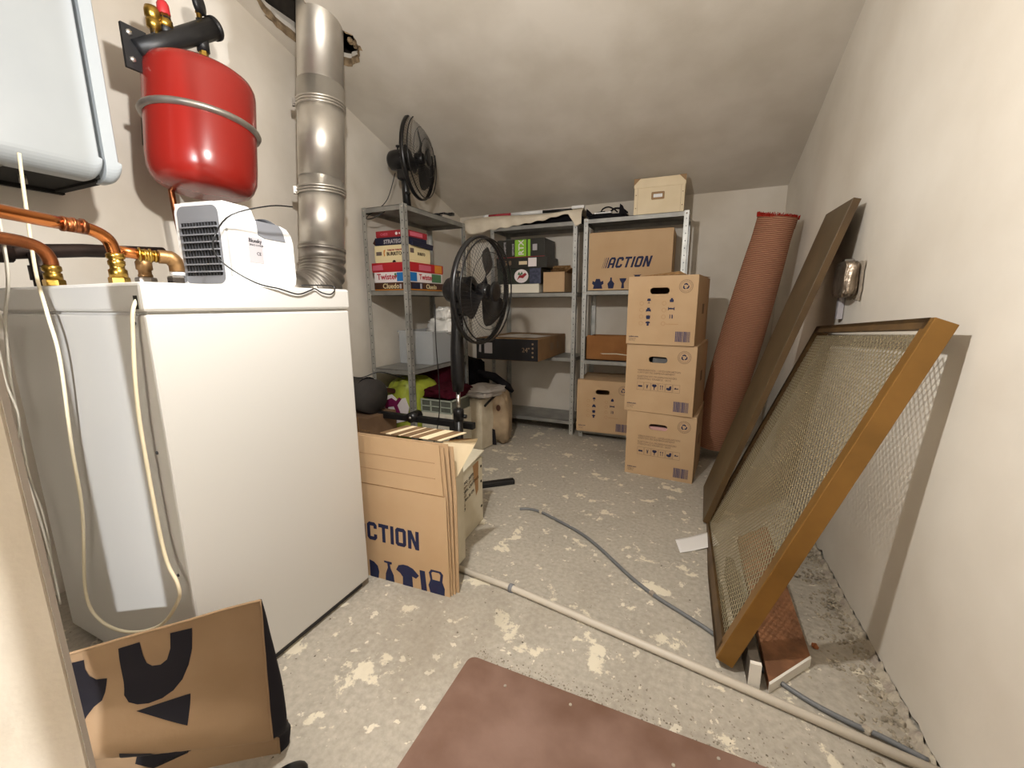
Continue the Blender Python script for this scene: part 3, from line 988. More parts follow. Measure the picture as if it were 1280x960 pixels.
b.poly([(.285, .0), (.278, .03), (.288, .055), (.282, .085), (.292, .10), (.334, .10), (.345, .088), (.340, .055), (.35, .03), (.348, .0)], [[(.297, .058), (.293, .086), (.300, .092), (.328, .092), (.333, .085), (.329, .058)]], .0006, 0, MM)
b.build('printed_icons', ink_blue, fc)
GR = 'flattened cartons leaning by the cabinet'
fc['group'] = GR
for i, (dx, dh, dy, lean, lab) in enumerate(((.004, -.012, .010, 0, 'second flattened brown carton, directly behind the logo carton'),
                                       (.010, -.004, .021, -1, 'third flattened brown carton in the leaning bundle'),
                                       (.018, -.02, .034, -2.0, 'rearmost flattened brown carton, next to the white carton'))):
    t = thing('flattened_carton', lab, 'carton', (-1.30, 1.167 + dy, 0), (0, 0, 3), GR)
    b = MB(); b.poly([(0, 0), (PW + dx, 0), (PW + dx - .006, .40), (PW + dx - .018, PH + dh), (0, PH + dh)], [], .0045, 0, RX(lean)); b.build('panel', card, t)
    b = MB(); b.poly([(0.02, 0), (PW + dx - .004, .004), (PW + dx - .012, .40), (PW + dx - .024, PH + dh - .01), (0.02, PH + dh - .01)], [], .0045, 0, T(0, .005, 0) @ RX(lean)); b.build('rear_panel', card_d, t)

# striped carton flap behind them
sf = thing('striped_carton', 'open carton with brown and cream striped lining behind the flattened cartons', 'carton', (-1.15, 1.285, 0), (0, 0, 2))
TI = RX(-38)
b = MB(); b.box(0, .30, 0, .12, .02, .50); b.build('carton_body', card_w, sf)
MF = T(0, .0, .555) @ RX(-30)
xs_ = [0.02, .05, .075, .11, .12, .16, .17, .205, .245, .285, .30]
for i in range(len(xs_) - 1):
    b = MB(); b.box(xs_[i], xs_[i + 1], 0, .105, 0, .003, 0, T(0, -.045, .598) @ RX(4) @ Matrix(((1, .5, 0, 0), (0, 1, 0, 0), (0, 0, 1, 0), (0, 0, 0, 1)))); b.build('lining_stripe', (tan_old if i % 2 == 0 else cream), sf)
b = MB()
b.add([(.30, -.03, .590), (.40, .06, .585), (.39, .07, .57), (.345, -.01, .45), (.325, -.04, .44)], [(0, 1, 2), (0, 2, 3), (0, 3, 4)])
b.add([(.30, -.027, .593), (.40, .063, .588), (.39, .073, .573), (.345, -.007, .453), (.325, -.037, .443)], [(0, 1, 2), (0, 2, 3), (0, 3, 4)])
b.build('corner_flap', cream, sf)
b = MB(); b.add([(.315, -.014, .592), (.385, .048, .589), (.375, .055, .582), (.31, .0, .58)], [(0, 1, 2, 3)]); b.add([(.315, -.014, .596), (.385, .048, .593), (.375, .055, .586), (.31, .0, .584)], [(3, 2, 1, 0)]); b.build('flap_stripe', tape, sf)

# white printed carton box
wc = thing('white_carton', 'worn white cardboard box with printed black text and open brown-edged flap', 'box', (-.955, 1.77, 0), (0, 0, 4))
CW, CD, CH = .30, .36, .345        # extends -x and -y
b = MB(); b.box(-CW, 0, -CD, 0, 0, CH, c=.004); b.build('carton_body', card_w, wc)
b = MB()
b.poly([(-CD, CH - .05), (-CD + .12, CH + .0), (0.015, CH + .028), (.015, CH + .022), (-CD + .12, CH - .006), (-CD, CH - .056)], [], .20, 0, T(.004, 0, 0) @ RZ(90))
b.build('top_flap', card_w, wc)
b = MB(); b.add([(.0015, -.115, CH - .01), (.0015, -.05, CH - .004), (.0015, -.058, .19), (.0015, -.085, .17)], [(0, 1, 2, 3)]); b.build('tape_strip', tape, wc)
for z in (CH - .045, .22, .085):
    b = MB()
    for dy in (0, .008): b.box(.0, .0025, -.026 + dy, -.023 + dy, z - .006, z + .006)
    b.build('staple', dark, wc)
for i, s_ in enumerate(('DRAWING NO.: 20772', 'P.O. NO.: 8849-2 (N-12)', 'N.W.: 4.6  ORIG. CARTON(S)', 'G.W.: 5.2 KGS', 'MEAS.: 40 x 30 x 35 CM', 'R: 2     48725', 'B: 3     16229', 'N:')):
    text('printed_line', s_, .021, ink_grey if i % 2 else ink_black, wc, T(.0014, -CD + .045, .262 - i * .021) @ RZ(90) @ RY(-7))

# ================================================================= PEDESTAL FAN / TABLE FAN
def fan_head(root, M, tilt=0, cord=True):
    """head local: axis +x, centre at cage centre; transformed by M"""
    CR = .262
    H = []
    b = MB()
    for rad, x, r in ((CR, -.045, .006), (CR, -.028, .006), (CR * .97, .0, .004)):
        b.tube([(x, rad * math.cos(a), rad * math.sin(a)) for a in [i * math.pi / 32 for i in range(64)]], r, 6, closed=True, M=M)
    b.lathe([(CR + .002, -.048), (CR + .007, -.046), (CR + .007, -.026), (CR + .002, -.024)], 64, 0, M @ RY(90), cap=False)
    b.build('cage_rim', black_p, root)
    b = MB()
    for k in range(76):
        a = 2 * math.pi * k / 76
        pts_ = []
        for j in range(8):
            t = j / 7
            rad = .05 + t * (CR - .05)
            aa = a + .28 * (1 - t) ** 2 * 1.5
            x = .045 - .075 * t ** 2.4
            pts_.append((x, rad * math.cos(aa), rad * math.sin(aa)))
        b.tube(pts_, .0008, 4, cap=False, M=M)
    for rad, x in ((.12, .04), (.19, .016)):
        b.tube([(x, rad * math.cos(q), rad * math.sin(q)) for q in [i * math.pi / 24 for i in range(48)]], .0016, 4, closed=True, M=M)
    b.build('front_grille', black_p, root)
    b = MB()
    for k in range(44):
        a = 2 * math.pi * k / 44
        pts_ = []
        for j in range(7):
            t = j / 6
            rad = .05 + t * (CR - .05)
            aa = a - .2 * (1 - t)
            x = -.105 + .062 * t ** 3
            pts_.append((x, rad * math.cos(aa), rad * math.sin(aa)))
        b.tube(pts_, .0008, 4, cap=False, M=M)
    b.lathe([(.04, -.108), (.075, -.105), (.07, -.100), (.04, -.100)], 32, 0, M @ RY(90), cap=False)
    b.build('rear_grille', black_p, root)
    b = MB(); b.lathe([(0, .048), (.035, .05), (.05, .045), (.052, .038), (0, .036)], 28, 0, M @ RY(90)); b.build('front_badge', black_p, root)
    for k in range(3):
        b = MB()
        a0 = 2 * math.pi * k / 3 + 1.35
        def bf(u, v):
            rad = .03 + v * .185
            wd = .22 + .88 * math.sin(min(1, v * 1.12 + .08) * math.pi * .62) 
            if v > .8: wd *= 1 - .55 * ((v - .8) / .2) ** 2
            aa = a0 + (u - .5) * wd * (1.0 if v > .15 else .8)
            x = -.03 + (u - .5) * .05 * (1 - .3 * v)
            return (x, rad * math.cos(aa), rad * math.sin(aa))
        b.grid(bf, 10, 10, M=M)
        b.build('blade', black_p, root)
    b = MB(); b.lathe([(0, .012), (.03, .01), (.038, 0), (.04, -.05), (0, -.05)], 24, 0, M @ RY(90)); b.build('hub', black_p, root)
    b = MB(); b.lathe([(0, -.255), (.045, -.252), (.062, -.235), (.068, -.20), (.07, -.13), (.06, -.108), (0, -.105)], 28, 0, M @ RY(90)); b.build('motor_housing', black_p, root)
    b = MB(); b.lathe([(0, 0), (.005, 0), (.005, .018), (.013, .02), (.013, .03), (0, .032)], 12, 0, M @ T(-.185, 0, .068)); b.build('swing_knob', black_p, root)
    b = MB(); b.box(-.19, -.12, -.028, .028, -.13, -.05, 0, M, c=.01); b.build('pivot_bracket', black_p, root)

f2 = thing('pedestal_fan', 'black pedestal fan with large round cage standing behind the white carton', 'fan', (-1.24, 2.02, 0))
fan_head(f2, T(.205, 0, 1.165) @ RZ(-3) @ RY(3) @ Matrix.Scale(1.05, 4))
b = MB(); b.tube([(.005, 0, 1.08), (.01, 0, .99), (.003, 0, .85), (.004, 0, .70), (.002, 0, .61)], [.032, .034, .038, .040, .030], 20); b.build('neck', black_p, f2)
b = MB(); b.tube([(.002, 0, .62), (0, 0, .45)], .012, 16); b.build('telescopic_rod', chrome, f2)
b = MB(); b.tube([(0, 0, .50), (0, 0, .03)], [.026, .022], 20); b.lathe([(.024, 0), (.03, .002), (.032, .06), (.026, .07)], 20, 0, T(0, 0, .435)); b.build('pole', black_p, f2)
b = MB(); b.tube([(.03, 0, .463), (.052, 0, .463)], .012, 10); b.build('height_knob', black_p, f2)
b = MB(); b.lathe([(0, 0), (.05, 0), (.05, .03), (.03, .04), (0, .045)], 20, 0, T(0, 0, .012)); b.build('base_hub', black_p, f2)
for k in range(4):
    b = MB(); b.box(.0, .335, -.021, .021, .0, .03, 0, RZ(41 + 90 * k), c=.004); b.build('leg', black_m, f2)
b = MB(); b.tube(smooth_path([(-.10, -.05, 1.10), (-.09, -.07, .9), (-.088, -.06, .7), (-.11, -.03, .5), (-.20, .05, .30), (-.30, .10, .1), (-.28, .12, .01)], 5), .003, 6); b.build('power_cord', black_p, f2)

f1 = thing('table_fan', 'black round-cage fan head standing on top of the left shelf unit', 'fan', (-1.975, 2.62, 1.74))
fan_head(f1, T(.125, .02, .36) @ RZ(13))
b = MB(); b.tube([(-.03, 0, .30), (-.02, 0, .20), (-.01, 0, .0)], [.028, .026, .03], 20); b.lathe([(0, 0), (.045, 0), (.045, .008), (.03, .014), (0, .014)], 24); b.build('pole', black_p, f1)
b = MB(); b.tube([(.0, -.02, .14), (.035, -.03, .13)], .010, 10); b.build('clamp_knob', black_p, f1)
b = MB(); b.tube(smooth_path([(-.08, -.03, .28), (-.12, -.08, .10), (-.155, -.16, .012), (-.15, -.24, -.03), (-.12, -.31, -.075), (-.06, -.31, -.075), (.0, -.26, -.03)], 5), .003, 6)
b.tube(smooth_path([(.03, -.02, .012), (.09, .05, .012), (.10, .14, .014), (.14, .22, .018)], 4), .003, 6)
b.build('power_cord', black_p, f1)
b = MB(); b.tube(smooth_path([(.0, 0, .006), (.03, .03, .02), (.06, -.01, .008), (.09, .03, .02), (.12, .0, .01), (.15, .04, .006)], 4), .008, 6); b.box(.13, .17, .02, .05, 0, .018)
o = b.build('power_plug', black_p); o.location = (-1.88, 2.76, 1.742)
tag(o, 'bunched black plug and cable at the edge of the left shelf top', 'cable')

# ================================================================= SHELF UNITS
SH = 1.738
def l_post(mb, x, y, sx, sy, h=SH):
    wl, th = .034, .0018
    x0, x1 = sorted((x, x + sx * wl)); mb.box(x0, x1, *sorted((y, y + sy * th)), 0, h)
    y0, y1 = sorted((y, y + sy * wl)); mb.box(*sorted((x, x + sx * th)), y0, y1, 0, h)
def shelf_unit(label, x0, y0, wx, wy, zs, rot=0):
    t = thing('shelf_unit', label, 'shelf', (x0, y0, 0), (0, 0, rot))
    for (px, py, sx, sy) in ((0, 0, 1, 1), (wx, 0, -1, 1), (0, wy, 1, -1), (wx, wy, -1, -1)):
        b = MB(); l_post(b, px, py, sx, sy)
        p = b.build('post', galv, t)
        b = MB()
        for k in range(34):
            z = .03 + k * .05
            b.box(px + sx * .014, px + sx * .020, py - sy * .0006, py + sy * .0005, z, z + .008)
            b.box(px - sx * .0006, px + sx * .0005, py + sy * .014, py + sy * .020, z, z + .008)
        b.build('slot_holes', grey_d, p)
    for z in zs:
        b = MB(); b.box(.003, wx - .003, .003, wy - .003, z - .003, z)
        for (a0, a1, b0, b1) in ((.003, wx - .003, .003, .0045), (.003, wx - .003, wy - .0045, wy - .003), (.003, .0045, .003, wy - .003), (wx - .0045, wx - .003, .003, wy - .003)):
            b.box(a0, a1, b0, b1, z - .032, z)
        s_ = b.build('shelf_board', galv_d, t)
        b = MB()
        for (px, py) in ((.018, -.003), (wx - .018, -.003)): b.lathe([(0, 0), (.006, 0), (.005, .004), (0, .005)], 8, 0, T(px, py + .003, z - .016) @ RX(90))
        for (px, sy) in ((wx + .0, 1),):
            for py in (.018, wy - .018): b.lathe([(0, 0), (.006, 0), (.005, .004), (0, .005)], 8, 0, T(px, py, z - .016) @ RY(90))
        b.build('bolts', steel, s_)
    return t
shelf_unit('galvanised shelf unit along the left wall holding the board games', -2.135, 2.315, .35, .775, (.075, .65, 1.195, 1.735))
shelf_unit('galvanised shelf unit in the middle of the back wall under a cream cloth', -1.68, 3.335, .76, .35, (.12, .66, 1.19, 1.735))
shelf_unit('galvanised shelf unit at the right of the back wall, behind the stacked boxes', -.868, 3.322, .75, .35, (.065, .65, 1.20, 1.735))

# ---------------------------------------------------------------- generic lidded box / plain box
def plain_box(name, label, cat, loc, w_, d_, h_, m, rot=0, group=None, c=.002):
    """local: front face at y=0 spanning x 0..w, depth d"""
    t = thing(name, label, cat, loc, (0, 0, rot), group)
    b = MB(); b.box(0, w_, 0, d_, 0, h_, c=c); b.build('box_body', m, t)
    return t
GG = 'board games stacked on the left shelf unit'
ZG = 1.197
def side_text(t, s_, size, m, w_, y, z, bold=0.):
    text('side_title', s_, size, m, t, T(w_ + .0012, y, z) @ RZ(90), bold=bold)
def game(label, x0, z, w_, d_, h_, m, rot=0, y0=2.36, lid=None):
    t = thing('board_game_box', label, 'board game', (x0, y0, z), (0, 0, rot), GG)
    b = MB(); b.box(.002, w_ - .002, .002, d_ - .002, 0, h_ * .35); b.build('box_base', lid or m, t)
    b = MB(); b.box(0, w_, 0, d_, h_ * .12, h_, c=.001); b.build('box_lid', m, t)
    return t
z = ZG
g = game('bottom board game in the stack, dark brown with cream lettering', -2.105, z, .315, .39, .052, brown_b, 0, lid=orange)
text('title', 'Cluedo', .048, cream_b, g, T(.075, -.0012, .012), bold=.0005)
text('side_title', 'Cluedo', .044, cream_b, g, T(.3162, .17, .012) @ RZ(90), bold=.0005)
b = MB(); b.box(.26, .312, -.001, 0, .008, .046); b.box(.3152, .3162, .01, .13, .008, .046); b.build('side_picture', navy_b, g)
b = MB(); b.box(.22, .235, -.0011, 0, .01, .04); b.box(.3152, .3164, .10, .12, .01, .044); b.build('figure_print', lilac, g)
z += .053
g = game('white board game box with red lettering and blue corner, second from the bottom', -2.10, z, .305, .385, .068, white_bx, 0)
text('title', 'Twister', .055, mat('twister_red', '#b8283c', .5), g, T(.025, -.0012, .02), bold=.0012)
text('side_title', 'Twister', .052, MATS['twister_red'], g, T(.3062, .10, .02) @ RZ(90), bold=.0012)
b = MB(); b.box(.195, .305, -.001, 0, .006, .064); b.box(.3052, .3062, .0, .075, .006, .064); b.build('blue_print', blue_b, g)
for q_ in ((.3052, .3066, .25, .37, .006, .064), (.175, .192, -.0012, 0, .03, .06)):
    b = MB(); b.box(*q_); b.build('green_print', dkgreen, g)
z += .069
g = game('red board game box in the middle of the stack', -2.118, z, .325, .40, .062, red_b, 0)
b = MB(); b.poly([(.008, .012), (.10, .014), (.092, .05), (.01, .046)], [], .0012, 0, T(0, -.0013, 0)); b.box(.3252, .3262, .10, .24, .012, .05); b.build('pink_print', pink_b, g)
b = MB(); b.box(.285, .312, -.0012, 0, .006, .056); b.build('white_print', white_bx, g)
b = MB(); b.box(.3252, .3264, .29, .38, .004, .058); b.build('picture_print', orange, g)
z += .063
g = game('cream board game box with brown lettering, thickest of the stack', -2.085, z, .285, .25, .112, cream_b, 0)
text('title', 'BURRITO', .032, mat('text_brown', '#4a3a2c', .6), g, T(.105, -.0012, .045), xs=.95, bold=.0012)
text('title', 'THROW THROW', .016, red_b2, g, T(.112, -.0012, .074), bold=.0006)
text('side_title', 'BURRITO', .026, MATS['text_brown'], g, T(.2862, .10, .05) @ RZ(90), xs=.8, bold=.001)
b = MB(); b.box(.015, .062, -.0012, 0, .048, .072); b.box(.2852, .2862, .02, .06, .06, .09); b.build('badge_print', mat('badge_grey', '#6a5a55', .6), g)
b = MB(); b.poly(circle(.165, .0, .014, 12)[:7], [], .0014, 0, T(0, -.0016, 0)); b.build('thumb_notch', dark, g)
b = MB(); b.poly([(.082, .04), (.09, .045), (.086, .06), (.094, .085), (.08, .08), (.078, .06)], [], .0012, 0, T(0, -.0013, 0)); b.build('figure_print', orange, g)
z += .113
g = game('navy board game box with white capitals, second from the top', -2.075, z, .27, .22, .05, navy_b, 0)
text('title', 'STRATEGO', .036, lilac, g, T(.075, -.0012, .010), xs=.95, bold=.001)
b = MB(); b.poly([(0, .0), (-.02, .018), (.0, .045)], [], .03, 0, T(0, .0, 0)); b.build('corner_flap', brown_b, g)
z += .051
g = game('flat dark red board game box on top of the stack', -2.065, z, .255, .235, .042, red_b2, 0)
text('title', 'CHESS', .022, pink_b, g, T(.04, -.0012, .012), bold=.0005)
b = MB(); b.poly(circle(.175, .02, .010, 10), [], .0012, 0, T(0, -.0013, 0)); b.poly(circle(.20, .02, .006, 10), [], .0012, 0, T(0, -.0013, 0)); b.build('dot_print', white_bx, g)
b = MB(); b.box(.2552, .2562, .04, .18, .008, .034); b.build('side_print', pink_b, g)
# tilted dark box slipping out between
g = plain_box('small_black_box', 'thin black box sticking out tilted near the top of the game stack', 'box', (-1.83, 2.38, 1.498), .05, .24, .035, navy_b, 0)
g.rotation_euler = (R(-3), R(12), 0)

# ---------------------------------------------------------------- crumpled blob
def blob(name, mats, sx, sy, sz, seed, amp=.12, fold=.10, n=44, flat=True, M=None, sq=.55, freq=2.2):
    b = MB()
    def fn(u, v):
        a = u * 2 * math.pi; e = -math.pi / 2 + v * math.pi
        ce, se, ca, sa = math.cos(e), math.sin(e), math.cos(a), math.sin(a)
        sg = lambda q: (abs(q) ** sq) * (1 if q >= 0 else -1)
        p = Vector((sg(ca) * abs(ce) ** sq, sg(sa) * abs(ce) ** sq, sg(se)))
        d = noise.noise(p * 1.3 + Vector((seed, 0, 0))) * amp + (1 - abs(noise.noise(p * freq + Vector((seed * 2, 1, 0)))) * 2) * fold - fold * .6
        p = p * (1 + d)
        z = p.z * sz / 2 + sz / 2
        return (p.x * sx / 2, p.y * sy / 2, max(z, .0))
    b.grid(fn, n, n // 2, closeu=True, M=M)
    return b

# ---------------------------------------------------------------- left shelf, lower boards and clutter
t = thing('clear_storage_box', 'clear plastic storage box of grey things on the left shelf unit', 'box', (-1.955, 2.60, .652))
b = MB()
for (x0, x1, y0, y1) in ((-.155, -.152, 0, .42), (.152, .155, 0, .42), (-.155, .155, 0, .003), (-.155, .155, .417, .42)): b.box(x0, x1, y0, y1, 0, .24)
b.box(-.155, .155, 0, .42, 0, .003); b.build('tub', greyclear, t)
b = MB()
for (x0, x1, y0, y1) in ((-.165, -.15, -.008, .428), (.15, .165, -.008, .428), (-.165, .165, -.008, .008), (-.165, .165, .412, .428)): b.box(x0, x1, y0, y1, .238, .25, c=.003)
b.build('rim', greyclear, t)
b = blob('c', None, .27, .36, .17, 3.3, M=T(0, .21, .006)); b.build('contents', grey_c, t)
tag(blob('x', 0, .24, .22, .13, 5.1, .25, .2, freq=3.5).build('plastic_film', white_cr), 'crumpled clear and white plastic film on the storage box', 'plastic film').location = (-1.88, 2.90, .86)
tag(blob('x', 0, .13, .12, .10, 8.1, .25, .25, freq=3.5).build('paper_wad', white_cr), 'crumpled white paper wad above the storage box', 'paper').location = (-1.86, 2.86, .975)
yb = thing('carrier_bag', 'full lime green carrier bag with white and purple print on the bottom shelf', 'bag', (-1.965, 2.545, .077))
blob('x', 0, .35, .40, .50, 2.2, .14, .10, sq=.7).build('bag_body', green_b, yb)
b = MB()
b.poly([(-.12, .10), (-.10, .26), (-.02, .285), (.03, .25), (.10, .27), (.13, .20), (.10, .10), (.0, .07)], [], .004, 0, T(-.01, -.205, .10)); b.build('white_print', white_bx, yb)
b = MB(); b.poly([(-.11, .22), (-.02, .26), (.02, .24), (.05, .27), (.07, .26), (.03, .21), (.06, .14), (.03, .12), (.0, .2), (-.06, .19), (-.05, .13), (-.09, .12), (-.08, .2)], [], .003, 0, T(-.01, -.2105, .10)); b.build('purple_print', purple, yb)
b = MB(); b.poly(stadium(-.06, .41, .11, .035), [], .004, 0, T(0, -.192, 0)); b.build('handle_hole', brown_b, yb)
tag(blob('x', 0, .33, .34, .55, 7.2, .1, .08).build('red_cloth_bundle', redcloth), 'dark red cloth bundle stuffed behind the lime bag', 'cloth').location = (-1.975, 2.90, .077)

du = thing('rolled_mat', 'dark grey rolled mat lying on a brown carton by the wall', 'rolled mat', (-2.05, 2.12, .50))
b = MB(); b.tube([(-.12, 0, 0), (.12, -.02, 0)], .115, 28); b.build('roll', mat('grey_roll', '#3f3b38', .8, var='#34302e', vscale=8), du)
b = MB(); b.tube([(.04 + .112 * 0, .118 * math.cos(a), .118 * math.sin(a)) for a in [i * math.pi / 12 for i in range(24)]], .006, 6, closed=True); b.build('strap', black_f, du)
t = plain_box('brown_carton', 'old brown carton under the dark rolled mat', 'box', (-2.18, 1.98, 0), .30, .26, .385, mat('old_carton', '#7d6249', .9, var='#6d533d', vscale=7))
b = MB(); b.box(0, .30, -.001, .0, .30, .306); b.box(.20, .21, -.001, 0, .0, .385); b.build('carton_seam', card_d, t)
b = MB(); b.tube(smooth_path([(-2.12, 2.05, .64), (-2.0, 2.06, .63), (-1.92, 2.14, .66), (-1.86, 2.22, .63), (-1.82, 2.28, .60)], 6), .0035, 6)
tag(b.build('black_cable', black_p), 'black cable looping over the rolled mat by the wall', 'cable')

# black bar frame
bf_ = thing('bar_frame', 'low black metal bar frame standing before the left shelf unit', 'frame', (-1.62, 2.13, 0))
b = MB(); b.box(-.46, .42, -.02, .02, .355, .395, c=.004); b.build('crossbar', black_m, bf_)
for x in (-.40, -.02):
    b = MB(); b.tube([(x, -.045, .39), (x, .045, .39)], .033, 20); b.build('end_wheel', black_p, bf_)
    b = MB(); b.lathe([(0, 0), (.01, 0), (.008, .005), (0, .006)], 6, 0, T(x, -.045, .39) @ RX(90)); b.build('wheel_bolt', steel, bf_)
for x in (-.38, .27):
    b = MB(); b.box(x - .018, x + .018, -.015, .015, 0, .36); b.build('leg', black_m, bf_)
    b = MB(); b.box(x - .02, x + .02, -.05, .05, 0, .03); b.build('foot', black_m, bf_)
b = MB(); b.tube(smooth_path([(-.47, -.02, .39), (-.46, -.03, .44), (-.36, -.03, .44), (-.34, -.02, .40)], 5), .007, 8); b.build('handle', black_m, bf_)

# white crate with red towel, grey frame basket
cr = thing('white_crate', 'white speckled plastic crate with a grey lattice basket beside the fan pole', 'crate', (-1.80, 2.42, .0))
b = MB(); b.box(0, .26, 0, .40, 0, .34, c=.006); b.build('crate_body', mat('crate_white', '#d9d5c6', .6, var='#cfcabb', vscale=20), cr)
b = MB()
for i in range(16):
    for k in range(5):
        x = .012 + i * .0155 + (.007 if k % 2 else 0); zz = .20 + k * .024
        b.box(x, x + .005, -.001, .001, zz, zz + .005)
b.build('perforations', grey_p, cr)
b = MB()
for x in (0, .08, .16, .252): b.box(x, x + .008, -.002, .006, .34, .43)
b.box(0, .26, -.002, .006, .425, .434); b.box(0, .26, -.002, .006, .38, .386); b.box(0, .26, -.002, .006, .338, .346)
b.box(.252, .26, 0, .40, .425, .434)
b.build('lattice_basket', mat('lattice', '#a9b0a2', .6), cr)
b = MB(); b.box(.008, .25, .008, .39, .34, .42); b.build('basket_contents', mat('basket_grey', '#5e6158', .8), cr)
tag(blob('x', 0, .30, .34, .075, 4.4, .15, .2, sq=.5, freq=3).build('red_towel', redcloth), 'dark red towel spread over the white crate', 'towel').location = (-1.70, 2.62, .425)
cw = thing('white_sack', 'off-white plastic box with a black handle under a grey cloth, right of the fan pole', 'box', (-1.605, 2.70, 0), (0, 0, -8))
b = MB(); b.box(0, .16, 0, .30, 0, .40, c=.012); b.build('box_body', mat('offwhite_box', '#cfc4ae', .7, var='#bfb39b', vscale=12), cw)
b = MB(); b.tube([(.162, .04, .34), (.175, .08, .37), (.175, .22, .42), (.162, .27, .44)], .009, 8); b.build('handle', black_p, cw)
tag(blob('x', 0, .26, .36, .07, 9.4, .15, .2, sq=.5, freq=3).build('grey_cloth', mat('grey_rag', '#a69f98', .95, bump=.3)), 'pale grey rag lying on the off-white box near the fan', 'cloth').location = (-1.50, 2.83, .402)
dg = thing('feed_bag', 'crumpled beige feed bag with dark print on the floor beside the middle shelf', 'bag', (-1.44, 2.93, 0), (0, 0, 8))
blob('x', 0, .24, .20, .43, 6.6, .12, .12, sq=.55, freq=2.6).build('bag_body', dogbag, dg)
b = MB(); b.poly([(-.08, .01), (-.09, .11), (-.04, .15), (.02, .13), (.03, .01)], [], .004, 0, T(0, -.112, 0)); b.build('dark_print', ink_black, dg)
b = MB(); b.poly(circle(-.045, .05, .03, 12, 1.2), [], .003, 0, T(0, -.114, 0)); b.build('yellow_print', yellow, dg)
b = MB(); b.poly(circle(.05, .31, .025, 12, .7), [], .003, 0, T(0, -.115, 0)); b.poly(circle(-.04, .34, .012, 8), [], .003, 0, T(0, -.115, 0)); b.build('brown_print', brown_b, dg)
tag(blob('x', 0, .34, .26, .62, 1.6, .12, .1).build('black_sack', black_f), 'black bin sack slumped in the corner behind the feed bag', 'bag').location = (-1.93, 3.36, 0)
b = MB()
b.tube([(-1.62, 2.95, .56), (-1.50, 3.0, .52), (-1.38, 3.02, .44), (-1.34, 3.03, .40)], [.02, .035, .03, .012], 10)
tag(b.build('folded_umbrella', black_f), 'black folded umbrella lying across the bags in the corner', 'umbrella')

# ---------------------------------------------------------------- middle shelf contents
GB = 'dark boxes on the middle shelf'
m1 = plain_box('white_box', 'plain white low box at the bottom of the dark box pile', 'box', (-1.60, 3.37, 1.192), .35, .26, .075, mat('plain_white', '#ece6d6', .5))
m2 = plain_box('dark_product_box', 'dark green box with a round white logo, lowest of the dark boxes', 'box', (-1.63, 3.36, 1.268), .40, .30, .125, mat('greenblack_box', '#232a22', .4, var='#2c3329', vscale=10), 0, GB)
b = MB(); b.poly(circle(.225, .063, .056, 20, 1.15), [], .0012, 0, T(0, -.0013, 0)); b.build('round_logo', white_bx, m2)
b = MB(); b.poly([(.185, .03), (.21, .05), (.24, .045), (.275, .075), (.26, .09), (.23, .07), (.205, .07)], [], .001, 0, T(0, -.0024, 0)); b.build('red_mark', red_b2, m2)
b = MB(); b.poly([(.19, .075), (.205, .1), (.215, .08), (.23, .1), (.24, .08), (.22, .07)], [], .001, 0, T(0, -.0024, 0)); b.build('green_mark', dkgreen, m2)
b = MB(); b.poly([(.31, .02), (.33, .05), (.36, .05), (.385, .08), (.37, .1), (.345, .075), (.32, .08)], [], .001, 0, T(0, -.0013, 0)); b.box(.30, .40, -.0008, 0, .0, .125); b.build('blue_picture', mat('blue_grey_print', '#4a4f66', .5, var='#2c3046', vscale=40), m2)
m3 = plain_box('dark_product_box', 'flat black box with a small white sticker, middle of the dark boxes', 'box', (-1.64, 3.37, 1.395), .46, .28, .09, blk_box, -1, GB)
b = MB(); b.box(.295, .37, -.001, 0, .012, .082); b.build('white_sticker', white_bx, m3)
b = MB(); b.box(.21, .285, -.001, 0, .03, .058); b.build('tan_sticker', cream, m3)
text('title', '4G 8', .05, ink_grey, m3, T(.04, -.0012, .03), bold=.001)
m4 = plain_box('dark_product_box', 'black box with bright green label reading RTX, top of the dark boxes', 'box', (-1.635, 3.375, 1.487), .43, .27, .145, blk_box, 0, GB)
b = MB(); b.box(.165, .27, -.001, 0, .006, .14); b.box(.282, .305, -.001, 0, .006, .14); b.build('green_label', green_x, m4)
text('title', 'RTX', .064, white_bx, m4, T(.243, -.0012, .016) @ RY(-90), bold=.0015)
text('title', 'GEFORCE', .022, lilac, m4, T(.155, -.0012, .016) @ RY(-90), bold=.0006)
text('title', 'GIGABYTE', .024, lilac, m4, T(.08, -.0012, .016) @ RY(-90), bold=.0006)
b = MB(); b.box(.325, .365, -.001, 0, .05, .10); b.build('grey_sticker', lilac, m4)
b = MB(); b.box(.0, .43, -.0012, .0, -.003, .003); b.build('red_edge', red_b2, m4)
ob_ = thing('open_brown_box', 'small open brown cardboard box at the right of the middle shelf', 'box', (-1.215, 3.37, 1.192))
b = MB()
for (x0, x1, y0, y1) in ((0, .19, 0, .004), (0, .19, .196, .20), (0, .004, 0, .2), (.186, .19, 0, .2)): b.box(x0, x1, y0, y1, 0, .165)
b.box(0, .19, 0, .2, 0, .004); b.build('box_body', card, ob_)
for (M_) in (T(.187, 0, .165) @ RY(-20), T(0, .2, .165) @ RX(-25)):
    pass
b = MB(); b.box(0, .004, 0.004, .196, 0, .06, 0, T(.186, 0, .163) @ RY(60)); b.build('flap', card_d, ob_)
b = MB(); b.box(.004, .186, 0, .004, 0, .07, 0, T(0, .196, .163) @ RX(25)); b.build('flap', card_d, ob_)
b = MB(); b.box(.0, .1, 0, .004, 0, .07, 0, T(0.05, .1, .165) @ RZ(20) @ RX(55)); b.build('flap', card_d, ob_)
bb_ = thing('long_black_box', 'long black-fronted cardboard box sticking out of the middle shelf', 'box', (-1.64, 2.975, .663), (0, 0, 0))
